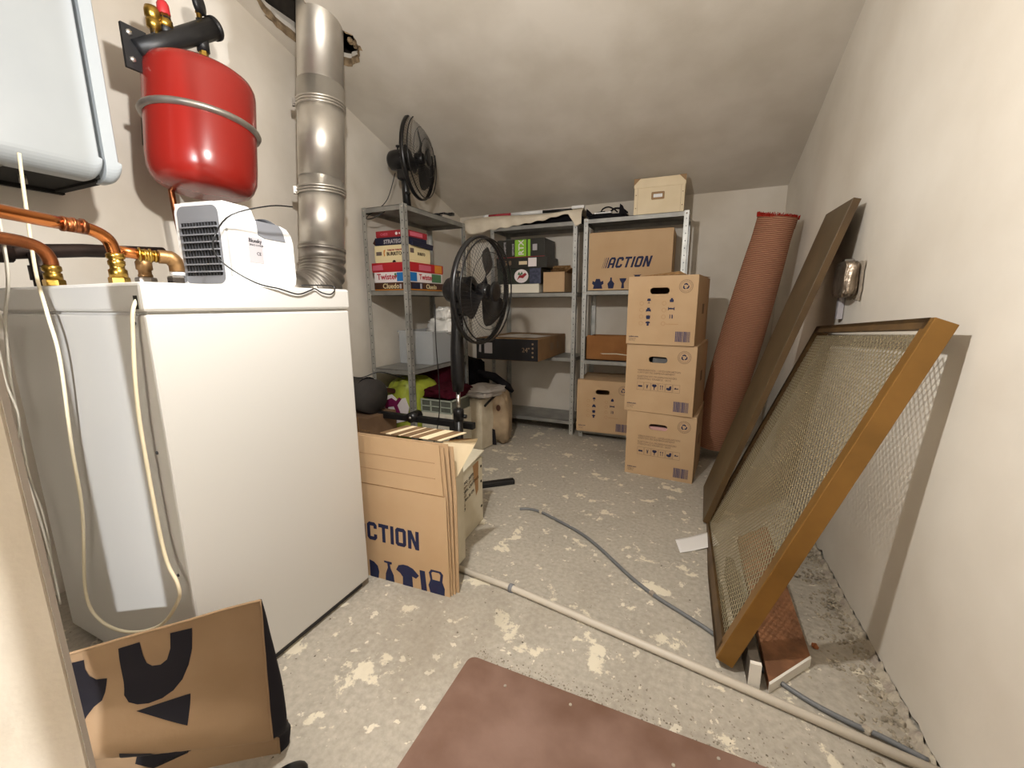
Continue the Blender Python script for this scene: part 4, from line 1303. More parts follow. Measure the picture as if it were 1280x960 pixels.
b = MB(); b.box(0, .535, 0, .70, 0, .172, c=.003); b.build('box_body', mat('box_side_brown', '#8c6c48', .8, var='#80613f', vscale=8), bb_)
b = MB(); b.box(.002, .533, -.0015, 0, .003, .169); b.build('front_print', mat('box_front_black', '#15151a', .35), bb_)
b = MB(); b.box(.075, .145, -.0026, -.0015, .05, .135); b.build('white_label', lilac, bb_)
b = MB(); b.poly([(.025, .06), (.045, .055), (.045, .13), (.03, .135)], [], .001, 0, T(0, -.0026, 0)); b.build('small_label', lilac, bb_)
for k in range(4):
    b = MB(); b.poly(circle(.49, .035 + k * .033, .008, 10), [], .001, 0, T(0, -.0026, 0)); b.build('round_mark', ink_grey, bb_)
text('title', '24"', .05, ink_grey, bb_, T(.40, -.0026, .07))
for y0_, y1_ in ((.28, .36), (.45, .50)):
    b = MB(); b.box(.536, .5365, y0_, y1_, .06, .12); b.build('side_print', ink_grey, bb_)
b = MB(); b.grid(lambda u, v: (-1.52 + u * .36 + .03 * v, 3.06 + v * .30, .840 + .006 * math.sin(u * 5) * v + .012 * max(0, u - .75) * v), 16, 10)
b.grid(lambda u, v: (-1.50 + u * .33, 3.08 + v * .26, .8375 + .004 * math.sin(u * 4 + 1)), 10, 6)
tag(b.build('paper_sheets', mat('grey_paper', '#c9c3bb', .8)), 'loose pale paper sheets lying on the long black box', 'paper')
# cloth on top
def clothf(u, v):
    x = -1.94 + u * 1.05
    back = v < .55
    edge = .0
    prof_ = [(0, 1.715), (.12, 1.70), (.25, 1.725), (.4, 1.735), (.55, 1.75), (.7, 1.765), (.84, 1.79), (.9, 1.795), (.93, 1.75), (.96, 1.69), (1.0, 1.72)]
    for (a, za), (c2, zb2) in zip(prof_, prof_[1:]):
        if a <= u <= c2: edge = za + (zb2 - za) * (u - a) / (c2 - a); break
    ztop = 1.825 + .01 * math.sin(u * 7)
    edge += -.008 + .004 * math.sin(u * 60)
    if v < .5:
        t_ = v / .5
        return (x, 3.68 - t_ * .30, ztop - .03 * (1 - t_) ** 3 + .006 * noise.noise(Vector((x * 9, t_ * 3, 0))))
    t_ = (v - .5) / .5
    return (x, 3.38 - .055 * math.sin(min(1, t_ * 1.6) * math.pi / 2) - .006 * math.sin(u * 42) * t_, ztop - (ztop - edge) * t_ ** 1.3)
b = MB(); b.grid(clothf, 90, 24)
o = b.build('cream_cloth', cloth_m); tag(o, 'cream cloth draped over the top of the middle shelf unit', 'cloth')
md = o.modifiers.new('thickness', 'SOLIDIFY'); md.thickness = .006
b = MB(); b.box(-1.66, -.93, 3.40, 3.66, 1.738, 1.805, c=.015)  # pile under the cloth, black standing in for the shadow
tag(b.build('folded_shadow_blanket', black_f), 'folded blanket beneath the cream cloth, coloured black for the shadow there', 'blanket')
ro = thing('poster_tube', 'thin red and white tube lying on the cream cloth', 'tube', (-1.78, 3.45, 1.853), (0, 0, 3))
b = MB(); b.tube([(0.03, 0, 0), (.24, 0, 0)], .0135, 14); b.build('red_section', mat('tube_red', '#a8323f', .6), ro)
for q_ in ((-.02, .03), (.24, .52)):
    b = MB(); b.tube([(q_[0], 0, 0), (q_[1], 0, 0)], .0145, 14); b.build('white_section', white_p, ro)
b = MB(); b.tube([(.52, 0, 0), (.82, 0.02, .0)], .012, 14); b.build('black_section', black_p, ro)
b = MB(); b.box(0, .10, 0, .05, 0, .022, c=.003)
o = b.build('white_carton_strip', white_p); o.location = (-1.00, 3.43, 1.845); o.rotation_euler = (0, 0, R(3)); tag(o, 'small white packet on the right end of the cream cloth', 'packet')

# ---------------------------------------------------------------- right shelf contents
bx = thing('large_moving_box', 'large cardboard moving box with blue logo on the right shelf unit', 'moving box', (-.825, 3.335, 1.202))
BWd, BHt = .612, .43
b = MB(); b.box(0, BWd, 0, .33, 0, BHt, c=.002); b.build('box_body', card, bx)
b = MB(); b.box(0.01, BWd - .01, .01, .32, BHt, BHt + .004); b.box(.02, BWd - .03, .14, .32, BHt + .01, BHt + .014, 0, T(0, 0, 0) @ RX(3)); b.build('top_flap', card_d, bx)
b = MB(); logo(b, .105, .165, .078, 'ACTION', .30, .13, True, T(0, -.0009, 0), .97); b.build('printed_logo', ink_blue, bx)
def icons_row(mb, y0, x0, s_, M):
    P = lambda L_, ox: [(x0 + (ox + p[0]) * s_, y0 + p[1] * s_) for p in L_]
    mb.poly(P([(.0, 0), (.1, .35), (-.1, .5), (-.05, .8), (.2, .7), (.3, 1), (.7, 1), (.8, .7), (1.05, .8), (1.1, .5), (.9, .35), (1, 0)], 0), [], .0006, 0, M)
    mb.poly(P([(.25, 0), (.15, .5), (.4, .8), (.42, 1.1), (.58, 1.1), (.6, .8), (.85, .5), (.75, 0)], 1.35), [], .0006, 0, M)
    mb.poly(P([(.35, 0), (.4, .5), (.2, .8), (.15, 1), (.85, 1), (.8, .8), (.6, .5), (.65, 0)], 2.55), [], .0006, 0, M)
    mb.poly(P([(.15, 0), (-.05, .4), (0, .9), (.3, 1.0), (.35, 1.2), (.2, 1.3), (1.0, 1.3), (.85, 1.2), (.9, 1.0), (1.2, .9), (1.25, .4), (1.05, 0)], 3.85), [], .0006, 0, M)
b = MB(); icons_row(b, .012, .04, .075, T(0, -.0009, 0)); icons_row(b, .012, .41, .045, T(0, -.0009, 0)); b.build('printed_icons', ink_blue, bx)
b = MB(); b.box(.29, .36, .02, .05, .655 - .65, .01); 
bz = thing('brown_wooden_box', 'brown open-topped box on the middle board of the right shelf unit', 'box', (-.832, 3.345, .652))
b = MB()
for (x0, x1, y0, y1) in ((0, .46, 0, .008), (0, .46, .292, .30), (0, .008, 0, .3), (.452, .46, 0, .3)): b.box(x0, x1, y0, y1, 0, .185)
b.box(0, .46, 0, .3, 0, .006); b.build('box_body', card_br, bz)
b = MB(); b.poly([(.12, .055), (.25, .06), (.36, .05), (.44, .058), (.44, .053), (.36, .044), (.25, .052), (.14, .049)], [], .001, 0, T(0, -.0012, 0)); b.build('torn_edge', card_w, bz)
b = MB(); b.poly([(0, .185), (.02, .20), (.1, .192), (.3, .195), (.3, .185)], [], .004); b.build('ragged_flap', card_br, bz)

def moving_box(name_label, loc, rot, w_, d_, h_, style, group, pinkhole=False):
    t = thing('moving_box', name_label, 'moving box', loc, (0, 0, rot), group)
    # shell with real handle hole, front at y=0 spanning x 0..w
    hx, hz = w_ * .50, h_ * .79
    b = MB()
    b.poly([(0, 0), (w_, 0), (w_, h_), (0, h_)], [stadium(hx - .03 * w_, hz, .112, .038)], .005)
    b.box(0, .005, .005, d_, 0, h_); b.box(w_ - .005, w_, .005, d_, 0, h_); b.box(0, w_, d_ - .005, d_, 0, h_); b.box(.005, w_ - .005, .005, d_ - .005, 0, .005)
    b.build('box_body', card, t)
    b = MB(); b.box(.001, w_ - .001, .004, d_ / 2 - .002, h_ - .003, h_ + .002); b.build('flap', card, t)
    b = MB(); b.box(.001, w_ - .001, 0, d_ / 2 - .002, 0, .004, 0, T(0, d_ / 2 + .002, h_ - .001) @ RX(2)); b.build('flap', card, t)
    if pinkhole:
        b = MB(); b.box(hx - .09, hx + .07, .02, .05, h_ * .6, hz - .004); b.build('pink_contents', mat('pink_stuff', '#d8a9a4', .8), t)
    elif style == 'B':
        b = MB(); b.box(hx - .05, hx + .06, .03, .06, h_ * .6, hz + .01); b.build('grey_contents', mat('grey_stuff', '#6b6b6b', .8), t)
    F = T(0, -.0009, 0)
    # recycling emblem
    cx_, cz_ = w_ * .835, h_ * .845
    b = MB()
    ro_ = .038
    b.poly(circle(cx_, cz_, ro_, 28), [circle(cx_, cz_, ro_ - .0022, 28)], .0006, 0, F)
    b.poly(circle(cx_, cz_, ro_ - .010, 24), [circle(cx_, cz_, ro_ - .0115, 24)], .0006, 0, F)
    for k in range(22):
        a = 2 * math.pi * k / 22
        x, z_ = cx_ + (ro_ - .006) * math.cos(a), cz_ + (ro_ - .006) * math.sin(a)
        b.poly([(x - .0015, z_ - .0018), (x + .0015, z_ - .0018), (x + .0015, z_ + .0018), (x - .0015, z_ + .0018)], [], .0006, 0, F)
    b.build('emblem_ring', ink_grey, t)
    b = MB()
    for k in range(3):
        a = R(90 + 120 * k)
        def rp(p, a=a): return (cx_ + (p[0] * math.cos(a) - p[1] * math.sin(a)), cz_ + (p[0] * math.sin(a) + p[1] * math.cos(a)))
        b.poly([rp(p) for p in [(.010, -.012), (.018, -.003), (.018, .004), (.012, .013), (.007, .009), (.011, .002), (.006, -.007)]], [], .0006, 0, F)
    b.build('recycling_arrows', ink_blue, t)
    # barcode
    b = MB()
    x = w_ * .73
    rnd = random.Random(5)
    while x < w_ * .73 + w_ * .205:
        ww = rnd.choice((.0018, .0035, .005))
        b.box(x, x + ww, -.0009, -.0002, h_ * .055, h_ * .205); x += ww + rnd.choice((.0014, .0025))
    b.build('barcode', ink_bar, t)
    text('small_print', 'action.com', .013, ink_blue, t, T(w_ * .04, -.0009, h_ * .105), bold=.0003)
    text('small_print', 'Moving box', .009, ink_grey, t, T(w_ * .04, -.0009, h_ * .075))
    text('small_print', 'Max 20 kg', .009, ink_grey, t, T(w_ * .04, -.0009, h_ * .05))
    if style == 'A':
        b = MB()
        for cx2 in (.215, .545):
            for k in range(4):
                zz = h_ * (.61 - .098 * k)
                b.poly(circle(w_ * cx2, zz, .0125, 8, 1, R(22.5)), [circle(w_ * cx2, zz, .0108, 8, 1, R(22.5))], .0006, 0, F)
        b.box(w_ * .58, w_ * .76, -.0009, -.0002, h_ * .307, h_ * .312)
        b.build('tick_boxes', ink_faint, t, kind='stuff')
        b = MB()
        def ic(pts_, cx2, cz2, s_=.013): b.poly([(w_ * cx2 + p[0] * s_, h_ * cz2 + p[1] * s_) for p in pts_], [], .0006, 0, F)
        ic([(-.9, 0), (-.6, 1.1), (.6, 1.1), (.9, 0)], .32, .645); ic([(-.12, -.9), (-.12, 0), (.12, 0), (.12, -.9)], .32, .645); ic([(-.5, -1.1), (-.5, -.9), (.5, -.9), (.5, -1.1)], .32, .645)
        ic([(-1.1, -1), (-1.1, .2), (-.7, .3), (-.6, 1), (.6, 1), (.7, .3), (1.1, .2), (1.1, -1), (.8, -1), (.8, -.7), (-.8, -.7), (-.8, -1)], .32, .515)
        ic([(-.7, -1), (-1, 0), (-.8, .8), (-.3, .6), (0, 1), (.3, .6), (.8, .8), (1, 0), (.7, -1)], .32, .41)
        ic([(-.45, -1), (-.45, .2), (-1, .1), (-1, .7), (-.4, 1), (.4, 1), (1, .7), (1, .1), (.45, .2), (.45, -1)], .32, .312)
        ic([(-.8, -.9), (-.9, .1), (-.5, .4), (-.4, .9), (.4, .9), (.5, .4), (.9, .1), (.8, -.9)], .65, .655)
        ic([(-1.4, -.6), (-1.4, .8), (-1.1, .8), (-1.1, .3), (-.7, .5), (1.1, .3), (1.1, .8), (1.4, .8), (1.4, -.6), (1.1, -.6), (1.1, -.2), (-1.1, -.2), (-1.1, -.6)], .65, .53)
        ic([(-.7, -.9), (-.7, .9), (-.4, .9), (-.4, -.9)], .655, .42); ic([(.2, -.9), (.2, 0), (.1, .8), (.5, .9), (.7, .3), (.7, -.9)], .655, .42)
        b.build('printed_icons', ink_blue, t)
    else:
        for k, s_ in enumerate(('VERHUISDOOS - UMZUGSKARTON', 'CARTON DE DEMENAGEMENT', 'KARTON DO PRZEPROWADZKI', 'STEHOVACI KRABICE - BOX')):
            text('printed_line', s_, .0155, ink_grey, t, T(w_ * .18, -.0009, h_ * (.615 - .036 * k - (.02 if k > 1 else 0))), xs=1.05)
        b = MB()
        s0 = w_ * .105
        for k in range(6):
            x0 = w_ * .18 + k * s0
            b.poly([(x0, h_ * .33), (x0 + s0 * .94, h_ * .33), (x0 + s0 * .94, h_ * .33 + s0 * 1.15), (x0, h_ * .33 + s0 * 1.15)],
                   [[(x0 + .0012, h_ * .33 + .0012), (x0 + s0 * .94 - .0012, h_ * .33 + .0012), (x0 + s0 * .94 - .0012, h_ * .33 + s0 * 1.15 - .0012), (x0 + .0012, h_ * .33 + s0 * 1.15 - .0012)]], .0006, 0, F)
        b.build('pictogram_frames', ink_grey, t)
        b = MB()
        def ic(pts_, k, s_=.013): b.poly([(w_ * .18 + k * s0 + s0 * .47 + p[0] * s_, h_ * .33 + s0 * .58 + p[1] * s_) for p in pts_], [], .0006, 0, F)
        ic([(-1, -.5), (-1, .3), (1, .3), (1, -.5)], 0); ic([(-.15, -1), (-.3, 0), (-.5, 1), (-.3, 1), (0, .2), (.3, 1), (.5, 1), (.3, 0), (.15, -1)], 1)
        ic([(-.15, -1.2), (-.15, -.3), (-1, .5), (-.7, 1.1), (.7, 1.1), (1, .5), (.15, -.3), (.15, -1.2)], 2, .015)
        for dx in (-.45, .45): ic([(dx - .1, -1.1), (dx - .1, .5), (dx - .35, .5), (dx, 1.2), (dx + .35, .5), (dx + .1, .5), (dx + .1, -1.1)], 3)
        ic([(-1, -.6), (-.9, .2), (0, .1), (.2, .8), (.9, 1), (1, .2), (.8, -.7), (0, -1)], 4, .015); ic([(-.9, .1), (-.4, .6), (.2, .1), (.9, .4), (.9, -.1), (-.9, -.2)], 5)
        b.build('pictograms', ink_blue, t)
    # faint handle print on right side
    b = MB(); b.box(w_ + .0002, w_ + .0009, d_ * .45, d_ * .60, h_ * .45, h_ * .60); b.build('side_print', ink_grey, t)
    return t
GM = 'moving boxes in the right-hand corner stack'
moving_box('bottom moving box of the floor stack, pink showing through its handle hole', (-.384, 2.700, 0), -5, .415, .47, .42, 'B', GM, True)
moving_box('middle moving box of the floor stack, printed text lines', (-.407, 2.707, .424), -7.5, .412, .47, .425, 'B', GM)
moving_box('top moving box of the floor stack, with tick-box icons', (-.413, 2.695, .853), -7.5, .397, .49, .405, 'A', GM)
t = moving_box('moving box on the lowest board of the right shelf unit', (-.872, 3.268, .068), 1, .44, .36, .425, 'A', GM)
b = MB(); b.poly([(-.405, 0), (-.12, .05), (-.05, .03), (-.05, .0)], [], .18, 0, T(0, 2.67, 1.260)); 
b2 = MB(); b2.add([(.06, .02, .409), (.33, .0, .409), (.30, .22, .409), (.06, .25, .409), (.29, .02, .43), (.27, .22, .435)], [(0, 1, 2, 3), (0, 4, 5, 3), (4, 1, 2, 5), (0, 1, 4), (3, 5, 2)])
for o in bpy.data.objects:
    if o.get('label', '').startswith('top moving box'):
        b2.build('raised_flap', card_d, o)

# storage box on top
sb = thing('storage_box', 'cream lidded storage box with tan corners on top of the right shelf unit', 'storage box', (-.505, 3.36, 1.738), (0, 0, 2))
b = MB(); b.box(0, .345, 0, .26, 0, .20, c=.002); b.build('box_body', cream, sb)
b = MB(); b.box(-.004, .349, -.004, .264, .185, .25, c=.002); b.build('lid', cream, sb)
for (x, y, sx, sy) in ((-.005, -.005, 1, 1), (.35, -.005, -1, 1)):
    b = MB()
    b.poly([(x, .25), (x + sx * .045, .25), (x, .205)], [], .0015, 0, T(0, y, 0))
    b.add([(x, y, .252), (x + sx * .045, y, .252), (x, y + .045, .252), (x, y, .2505), (x + sx * .045, y, .2505), (x, y + .045, .2505)], [(0, 1, 2), (3, 4, 5), (0, 1, 4, 3), (1, 2, 5, 4), (2, 0, 3, 5)])
    b.build('corner_guard', tan, sb)
for x in (.025, .32):
    b = MB(); b.box(x - .0006, x + .0006, -.0008, 0, 0, .185); b.build('seam_line', tan, sb)
    for z_ in (.05, .14):
        b = MB(); b.lathe([(0, 0), (.004, 0), (.003, .002), (0, .003)], 8, 0, T(x - .012 if x < .1 else x + .012, 0, z_) @ RX(90)); b.build('rivet', tan, sb)
b = MB(); b.poly(rr(.12, .21, .10, .152, .008), [rr(.134, .196, .114, .138, .003)], .004, 0, T(0, -.0045, 0)); lh = b.build('label_holder', tan, sb)
b = MB(); b.box(.133, .197, -.0012, 0, .113, .139); b.build('label_card', white_p, sb)
# black strap bundle
bs = thing('black_bag', 'flat black bag with loose straps on top of the right shelf unit', 'bag', (-.86, 3.38, 1.738))
b = MB(); b.box(.0, .30, 0, .22, 0, .035, c=.012); b.build('bag_body', black_f, bs)
b = MB()
b.tube(smooth_path([(.10, .02, .04), (.12, .0, .07), (.16, .01, .085), (.20, .02, .07), (.23, .02, .045)], 5), .006, 6)
b.tube(smooth_path([(.16, .05, .04), (.2, .04, .075), (.26, .05, .07), (.30, .06, .04)], 5), .007, 6)
b.tube(smooth_path([(.0, .0, .05), (.03, -.005, .03), (.08, .0, .045), (.14, .0, .05)], 5), .007, 6)
b.build('strap', black_f, bs)
b = MB(); b.poly([(0, .03), (.0, .085), (.02, .07), (.05, .04), (.06, .03)], [], .01, 0, T(-.005, 0, 0)); b.poly([(.245, .03), (.25, .10), (.27, .085), (.31, .0), (.30, .0)], [], .01); b.build('stiff_corner', black_f, bs)
b = MB(); b.box(0, .13, 0, .05, 0, .008)
o = b.build('white_card', white_p); o.location = (-.80, 3.365, 1.776); tag(o, 'small white card lying on the flat black bag', 'card')

# ================================================================= CARPET ROLL
rl = thing('carpet_roll', 'reddish brown ribbed carpet roll leaning in the right corner', 'carpet', (.13, 3.22, .10))
axis = Vector((.375, 3.02, 1.60)) - Vector((.13, 3.22, .10))
Lr = axis.length
rl.rotation_mode = 'QUATERNION'
rl.rotation_quaternion = Vector((0, 0, 1)).rotation_difference(axis.normalized())
b = MB()
def rollf(u, v):
    a = u * 2 * math.pi
    r = .104 + .018 * math.sin(min(1, v * 1.1) * math.pi) ** .8 + .004 * (1 - v)
    r *= 1 + .05 * math.cos(2 * a + v * 2)
    s_ = 1
    return (r * math.cos(a), r * math.sin(a) * 1.0, v * Lr)
b.grid(rollf, 48, 60, closeu=True)
b.build('roll_outside', rug_m, rl)
b = MB()
sp = []
for i in range(90):
    a = i / 90 * 2 * math.pi * 3.2
    r = .108 - .02 * a / (2 * math.pi)
    sp.append((r * math.cos(a), r * math.sin(a)))
vs = []; fs = []
for p in sp: vs += [(p[0], p[1], Lr - .06), (p[0], p[1], Lr + .002)]
for i in range(len(sp) - 1): fs.append((2 * i, 2 * i + 1, 2 * i + 3, 2 * i + 2))
b.add(vs, fs, 0, True); b.lathe([(0, 0), (.1, 0), (.1, .001), (0, .001)], 24, 0, T(0, 0, Lr - .05)); b.lathe([(0, 0), (.10, 0), (.10, .001), (0, .001)], 24, 0, T(0, 0, .01))
b.build('rolled_layers', rug, rl)
b = MB()
for i in range(220):
    a = i / 220 * 2 * math.pi * 2.4
    r = .112 - .016 * a / (2 * math.pi)
    x, y = r * math.cos(a), r * math.sin(a)
    k = random.uniform(-.006, .006)
    b.tube([(x, y, Lr - .008), (x * 1.02 + k, y * 1.02 + k, Lr + random.uniform(.008, .02))], [.0035, .0015], 4)
b.build('fringe', fringe, rl, kind='stuff')

# ================================================================= PLANK
pk = thing('dark_plank', 'wide dark brown board leaning against the right wall behind the gold frame', 'board', (.085, 2.17, 0))
d = Vector((.425, -.055, 1.50)); Ld = d.length; d.normalize()
wv_ = Vector((.0, 1, 0)); wv_ = (wv_ - d * wv_.dot(d)).normalized(); nv_ = wv_.cross(d).normalized()
MP = Matrix((( nv_.x, wv_.x, d.x, 0), (nv_.y, wv_.y, d.y, 0), (nv_.z, wv_.z, d.z, 0), (0, 0, 0, 1)))
b = MB(); b.box(0, .028, 0, .42, 0.012, Ld, 0, MP, c=.003); b.build('board', plank_m, pk)
b = MB(); b.box(.002, .027, -.0015, .001, .014, Ld, 0, MP); b.build('edge_strip', plank_e, pk)

# ================================================================= GOLD FRAME WITH EXPANDED METAL
gf = thing('mesh_frame', 'gold metal frame filled with expanded metal mesh leaning on the right wall', 'frame', (.12, 1.25, 0))
P0 = Vector((0, 0, .035)); P1 = Vector((.395, .085, 1.065))      # near side rail, bottom -> top
d = (P1 - P0); Lf = d.length; d.normalize()
wv_ = Vector((0, 1, 0)); wv_ = (wv_ - d * wv_.dot(d)).normalized(); nv_ = wv_.cross(d).normalized()   # normal
if nv_.x < 0: nv_ = -nv_
MG = Matrix(((nv_.x, wv_.x, d.x, P0.x), (nv_.y, wv_.y, d.y, P0.y), (nv_.z, wv_.z, d.z, P0.z), (0, 0, 0, 1)))
# local: x = thickness (into wall), y = along width, z = up the slope
WF = .98; TF = .050
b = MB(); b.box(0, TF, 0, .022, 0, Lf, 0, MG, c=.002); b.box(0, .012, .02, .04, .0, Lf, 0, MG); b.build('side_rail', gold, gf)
b = MB(); b.box(0, TF, WF - .022, WF, 0, Lf, 0, MG, c=.002); b.build('side_rail', gold_shade, gf)
b = MB(); b.box(0, .012, 0.02, WF - .02, Lf - .03, Lf, 0, MG); b.box(0, TF, .022, WF - .02, Lf - .012, Lf, 0, MG); b.build('top_rail', gold_shade, gf)
b = MB(); b.box(0, TF, 0.022, WF - .02, 0, .014, 0, MG); b.box(0, .010, .02, WF - .02, 0, .048, 0, MG); b.build('bottom_rail', gold_shade, gf)
b = MB()
cw_, ch_ = .0235, .0125      # diamond long (along y) and short (up slope)
ny = int((WF - .06) / cw_); nz = int((Lf - .06) / ch_)
y0_, z0_ = .03, .028
def strand(ya, za, yb_, zb_, mb=b):
    t_, w2 = .0012, .0013
    dy, dz = yb_ - ya, zb_ - za
    l_ = math.hypot(dy, dz); py, pz = -dz / l_ * w2, dy / l_ * w2
    x0_, x1_ = .012, .0138
    vs_ = [(x0_, ya + py, za + pz), (x0_, ya - py, za - pz), (x1_, ya - py, za - pz), (x1_, ya + py, za + pz),
           (x0_, yb_ + py, zb_ + pz), (x0_, yb_ - py, zb_ - pz), (x1_, yb_ - py, zb_ - pz), (x1_, yb_ + py, zb_ + pz)]
    mb.add(vs_, [(0, 1, 5, 4), (1, 2, 6, 5), (2, 3, 7, 6), (3, 0, 4, 7)], 0, False, MG)
for k in range(nz):
    for i in range(ny):
        ya = y0_ + i * cw_; za = z0_ + k * ch_
        if k % 2 == 0:
            strand(ya, za, ya + cw_ / 2, za + ch_); strand(ya + cw_ / 2, za + ch_, ya + cw_, za)
        else:
            strand(ya, za + ch_, ya + cw_ / 2, za); strand(ya + cw_ / 2, za, ya + cw_, za + ch_)
b.build('expanded_mesh', meshm, gf, kind='stuff')

# ================================================================= WALL OUTLET (foil wrapped)
wo = thing('wall_outlet', 'battered metallic junction box on the right wall behind the leaning boards', 'outlet', (.560, 2.16, 1.19))
b = blob('x', 0, .05, .17, .14, 3.9, .10, .14, sq=.4, freq=4); b.build('metal_box', mat('foil', '#b3a596', .32, .85, var='#8f8272', vscale=20, bump=.6, bscale=30), wo)
for o in wo.children: o.location = (-.028, 0, -.07)
b = MB(); b.box(-.03, -.0, -.02, .02, .0, .02, 0, T(0, .05, .065)); b.build('bracket', steel_d, wo)
b = MB(); b.box(-.02, .0, -.012, .012, -.16, -.06, 0, T(0, .09, 0)); b.build('cable_channel', lilac, wo)
b = MB()
for i in range(14):
    pass
b.grid(lambda u, v: (.5635 - .002 * math.sin(3.14 * u) * math.sin(3.14 * v), 2.06 + u * .17 + .01 * noise.noise(Vector((v * 5, u * 3, 0))), 1.11 + v * .15 + .01 * noise.noise(Vector((u * 5, v * 3, 7)))), 10, 10)
o = b.build('mortar_patch', mat('mortar', '#a89c8c', .95, var='#bdb1a0', vscale=30, bump=.6)); tag(o, 'rough grey mortar patch around the metallic junction box', 'patch')

# ================================================================= BATTENS
w1 = thing('brown_batten', 'wide brown wooden batten with a white end on the floor by the right wall', 'batten', (.255, 1.205, 0), (0, 0, -48))
# near end edge from (.25,1.215) to (.39,1.37); body runs back toward +y -x
b = MB(); b.box(0, .022, 0, .9, 0, .0, )
w1.rotation_euler = (0, 0, R(0))
e0 = Vector((.258, 1.217, 0)); e1 = Vector((.388, 1.375, 0)); back0 = Vector((.155, 2.02, .0))
w1.location = (0, 0, 0)
w1.location = e0
ed = (e1 - e0); run = Vector((-.035, .72, .06))
def bt(u, v, z_): p = ed * u + run * v; return (p.x, p.y, p.z + z_)
b = MB(); b.add([bt(0, .012, 0), bt(1, .012, 0), bt(1, 1, 0), bt(0, 1, 0), bt(0, .012, .028), bt(1, .012, .028), bt(1, 1, .028), bt(0, 1, .028)],
              [(3, 2, 1, 0), (4, 5, 6, 7), (0, 1, 5, 4), (1, 2, 6, 5), (2, 3, 7, 6), (3, 0, 4, 7)]); b.build('batten_body', wood_r, w1)
b = MB(); b.add([bt(0, 0, 0), bt(1, 0, 0), bt(1, .013, 0), bt(0, .013, 0), bt(0, 0, .03), bt(1, 0, .03), bt(1, .013, .03), bt(0, .013, .03)],
              [(3, 2, 1, 0), (4, 5, 6, 7), (0, 1, 5, 4), (1, 2, 6, 5), (2, 3, 7, 6), (3, 0, 4, 7)]); b.build('white_end', wood_w, w1)
w2 = thing('dark_batten', 'narrow dark batten with a white end beside the foot of the gold frame', 'batten', (.206, 1.212, 0), (0, 0, 4))
b = MB(); b.box(0, .028, .012, .55, 0, .085, c=.002); b.build('batten_body', mat('batten_dark', '#5a5044', .8, var='#453d33', vscale=12), w2)
b = MB(); b.box(0, .028, 0, .0125, 0, .086); b.build('white_end', wood_w, w2)

# ================================================================= FLOOR BITS
b = MB(); b.tube([(-.90, 1.350, .013), (-.594, 1.322, .013), (.02, 1.224, .013), (.60, 1.128, .013)], .0125, 16)
o = b.build('floor_pipe', pipe_m); fp_ = tag(o, 'long thin pale pipe lying across the floor before the gold frame', 'pipe')
b = MB(); b.tube([(-.603, 1.323, .013), (-.588, 1.321, .013)], .0155, 16); b.box(-.605, -.586, 1.310, 1.335, 0, .006); b.build('pipe_clip', grey_p, o)
hp_ = [(-.82, 1.938, .004), (-.77, 1.955, .006), (-.70, 1.945, .008), (-.60, 1.90, .009), (-.46, 1.83, .008), (-.36, 1.755, .008), (-.26, 1.66, .008), (-.174, 1.577, .008), (-.075, 1.503, .007), (.02, 1.45, .007), (.105, 1.40, .007), (.20, 1.33, .007), (.339, 1.238, .007), (.438, 1.20, .007), (.50, 1.188, .007), (.585, 1.16, .007)]
b = MB(); b.tube(smooth_path(hp_, 5), .0072, 10)
o = b.build('grey_hose', hose_m); tag(o, 'thin dark grey conduit snaking across the concrete floor', 'hose')
for (x, y) in ((-.70, 1.945), (-.09, 1.515), (.475, 1.193)):
    b = MB(); b.box(-.009, .009, -.010, .010, 0, .015, 0, T(x, y, 0) @ RZ(50), c=.002); b.build('hose_clip', concrete_l, o)
b = MB()
pp = [(-.030, 1.955), (.125, 2.10), (.165, 2.035), (.150, 1.975), (.0, 1.850)]
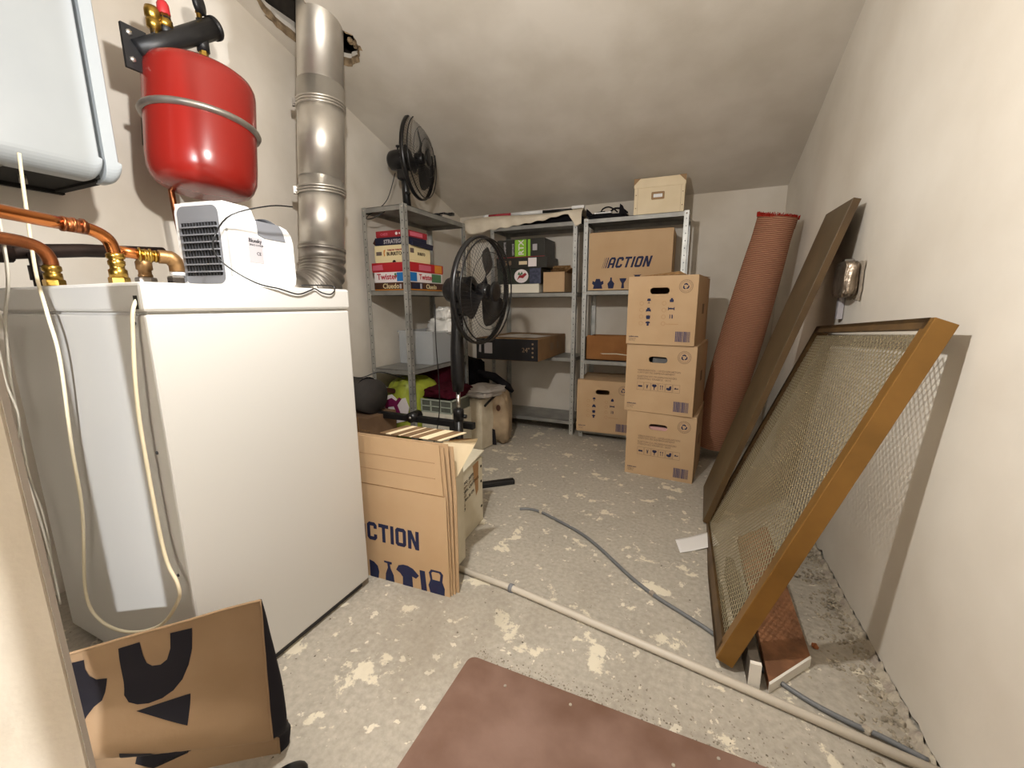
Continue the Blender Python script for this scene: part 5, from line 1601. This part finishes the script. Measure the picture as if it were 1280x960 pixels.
b.grid(lambda u, v: (Vector((-.030, 1.955, 0)).lerp(Vector((.13, 2.10, 0)), u).lerp(Vector((-.004, 1.850, 0)).lerp(Vector((.158, 1.975, 0)), u), v) + Vector((0, 0, .002 + .008 * abs(u - .35) + .006 * v * u)))[:], 12, 8)
o = b.build('envelope', paper); tag(o, 'white paper envelope on the floor at the foot of the dark board', 'envelope')
md = o.modifiers.new('thickness', 'SOLIDIFY'); md.thickness = .0015
b = MB()
for i in range(520):
    x = random.uniform(-.58, .50); y = .988 + abs(random.gauss(0, .035)) * (1.5 if x > -.2 else .7)
    s_ = random.uniform(.0008, .0030)
    b.lathe([(0, -s_ * .3), (s_, 0), (s_ * .7, s_ * .5), (0, s_ * .6)], 5, 0, T(x, y, 0) @ RZ(random.uniform(0, 360)) @ Matrix.Diagonal((1, random.uniform(.5, 1.5), 1, 1)), False)
for i in range(160):
    x = random.uniform(-.9, .50); y = random.uniform(1.0, 1.8)
    s_ = random.uniform(.0008, .002)
    b.lathe([(0, -s_ * .3), (s_, 0), (s_ * .7, s_ * .5), (0, s_ * .6)], 5, 0, T(x, y, 0) @ Matrix.Diagonal((1, random.uniform(.5, 1.5), 1, 1)), False)
tag(b.build('floor_grit', mat('dark_grit', '#6f6759', .95, var='#a09685', vscale=60)), 'dark grit scattered on the concrete along the edge of the brown board', 'grit', kind='stuff')
# brown board in front
b = MB()
op = []
for (cx_, cy_, a0) in ((.54, -.4 + .02, -90), (.54, .985 - .02, 0), (-.586 + .025, .985 - .025, 90), (-.586 + .02, -.4 + .02, 180)):
    for i in range(6):
        a = R(a0 + 18 * i); r = .025 if a0 == 90 else .02
        op.append((cx_ + r * math.cos(a), cy_ + r * math.sin(a) * 1.0))
b.poly([(p[0], -p[1]) for p in op], [], .008, 0, Matrix(((1, 0, 0, 0), (0, 0, -1, 0), (0, 1, 0, .0), (0, 0, 0, 1))))
o = b.build('brown_floor_board', mat_m); tag(o, 'worn reddish brown sheet board on the floor at the bottom of the view', 'board')
b = MB()
for (x, y) in ((-.44, .93), (-.25, .95), (.02, .90), (-.36, .72), (.12, .96)):
    b.lathe([(0, 0), (.0045, 0), (.004, .002), (.002, .001), (0, .001)], 10, 0, T(x, y, .008))
b.build('nail_heads', concrete_l, o)
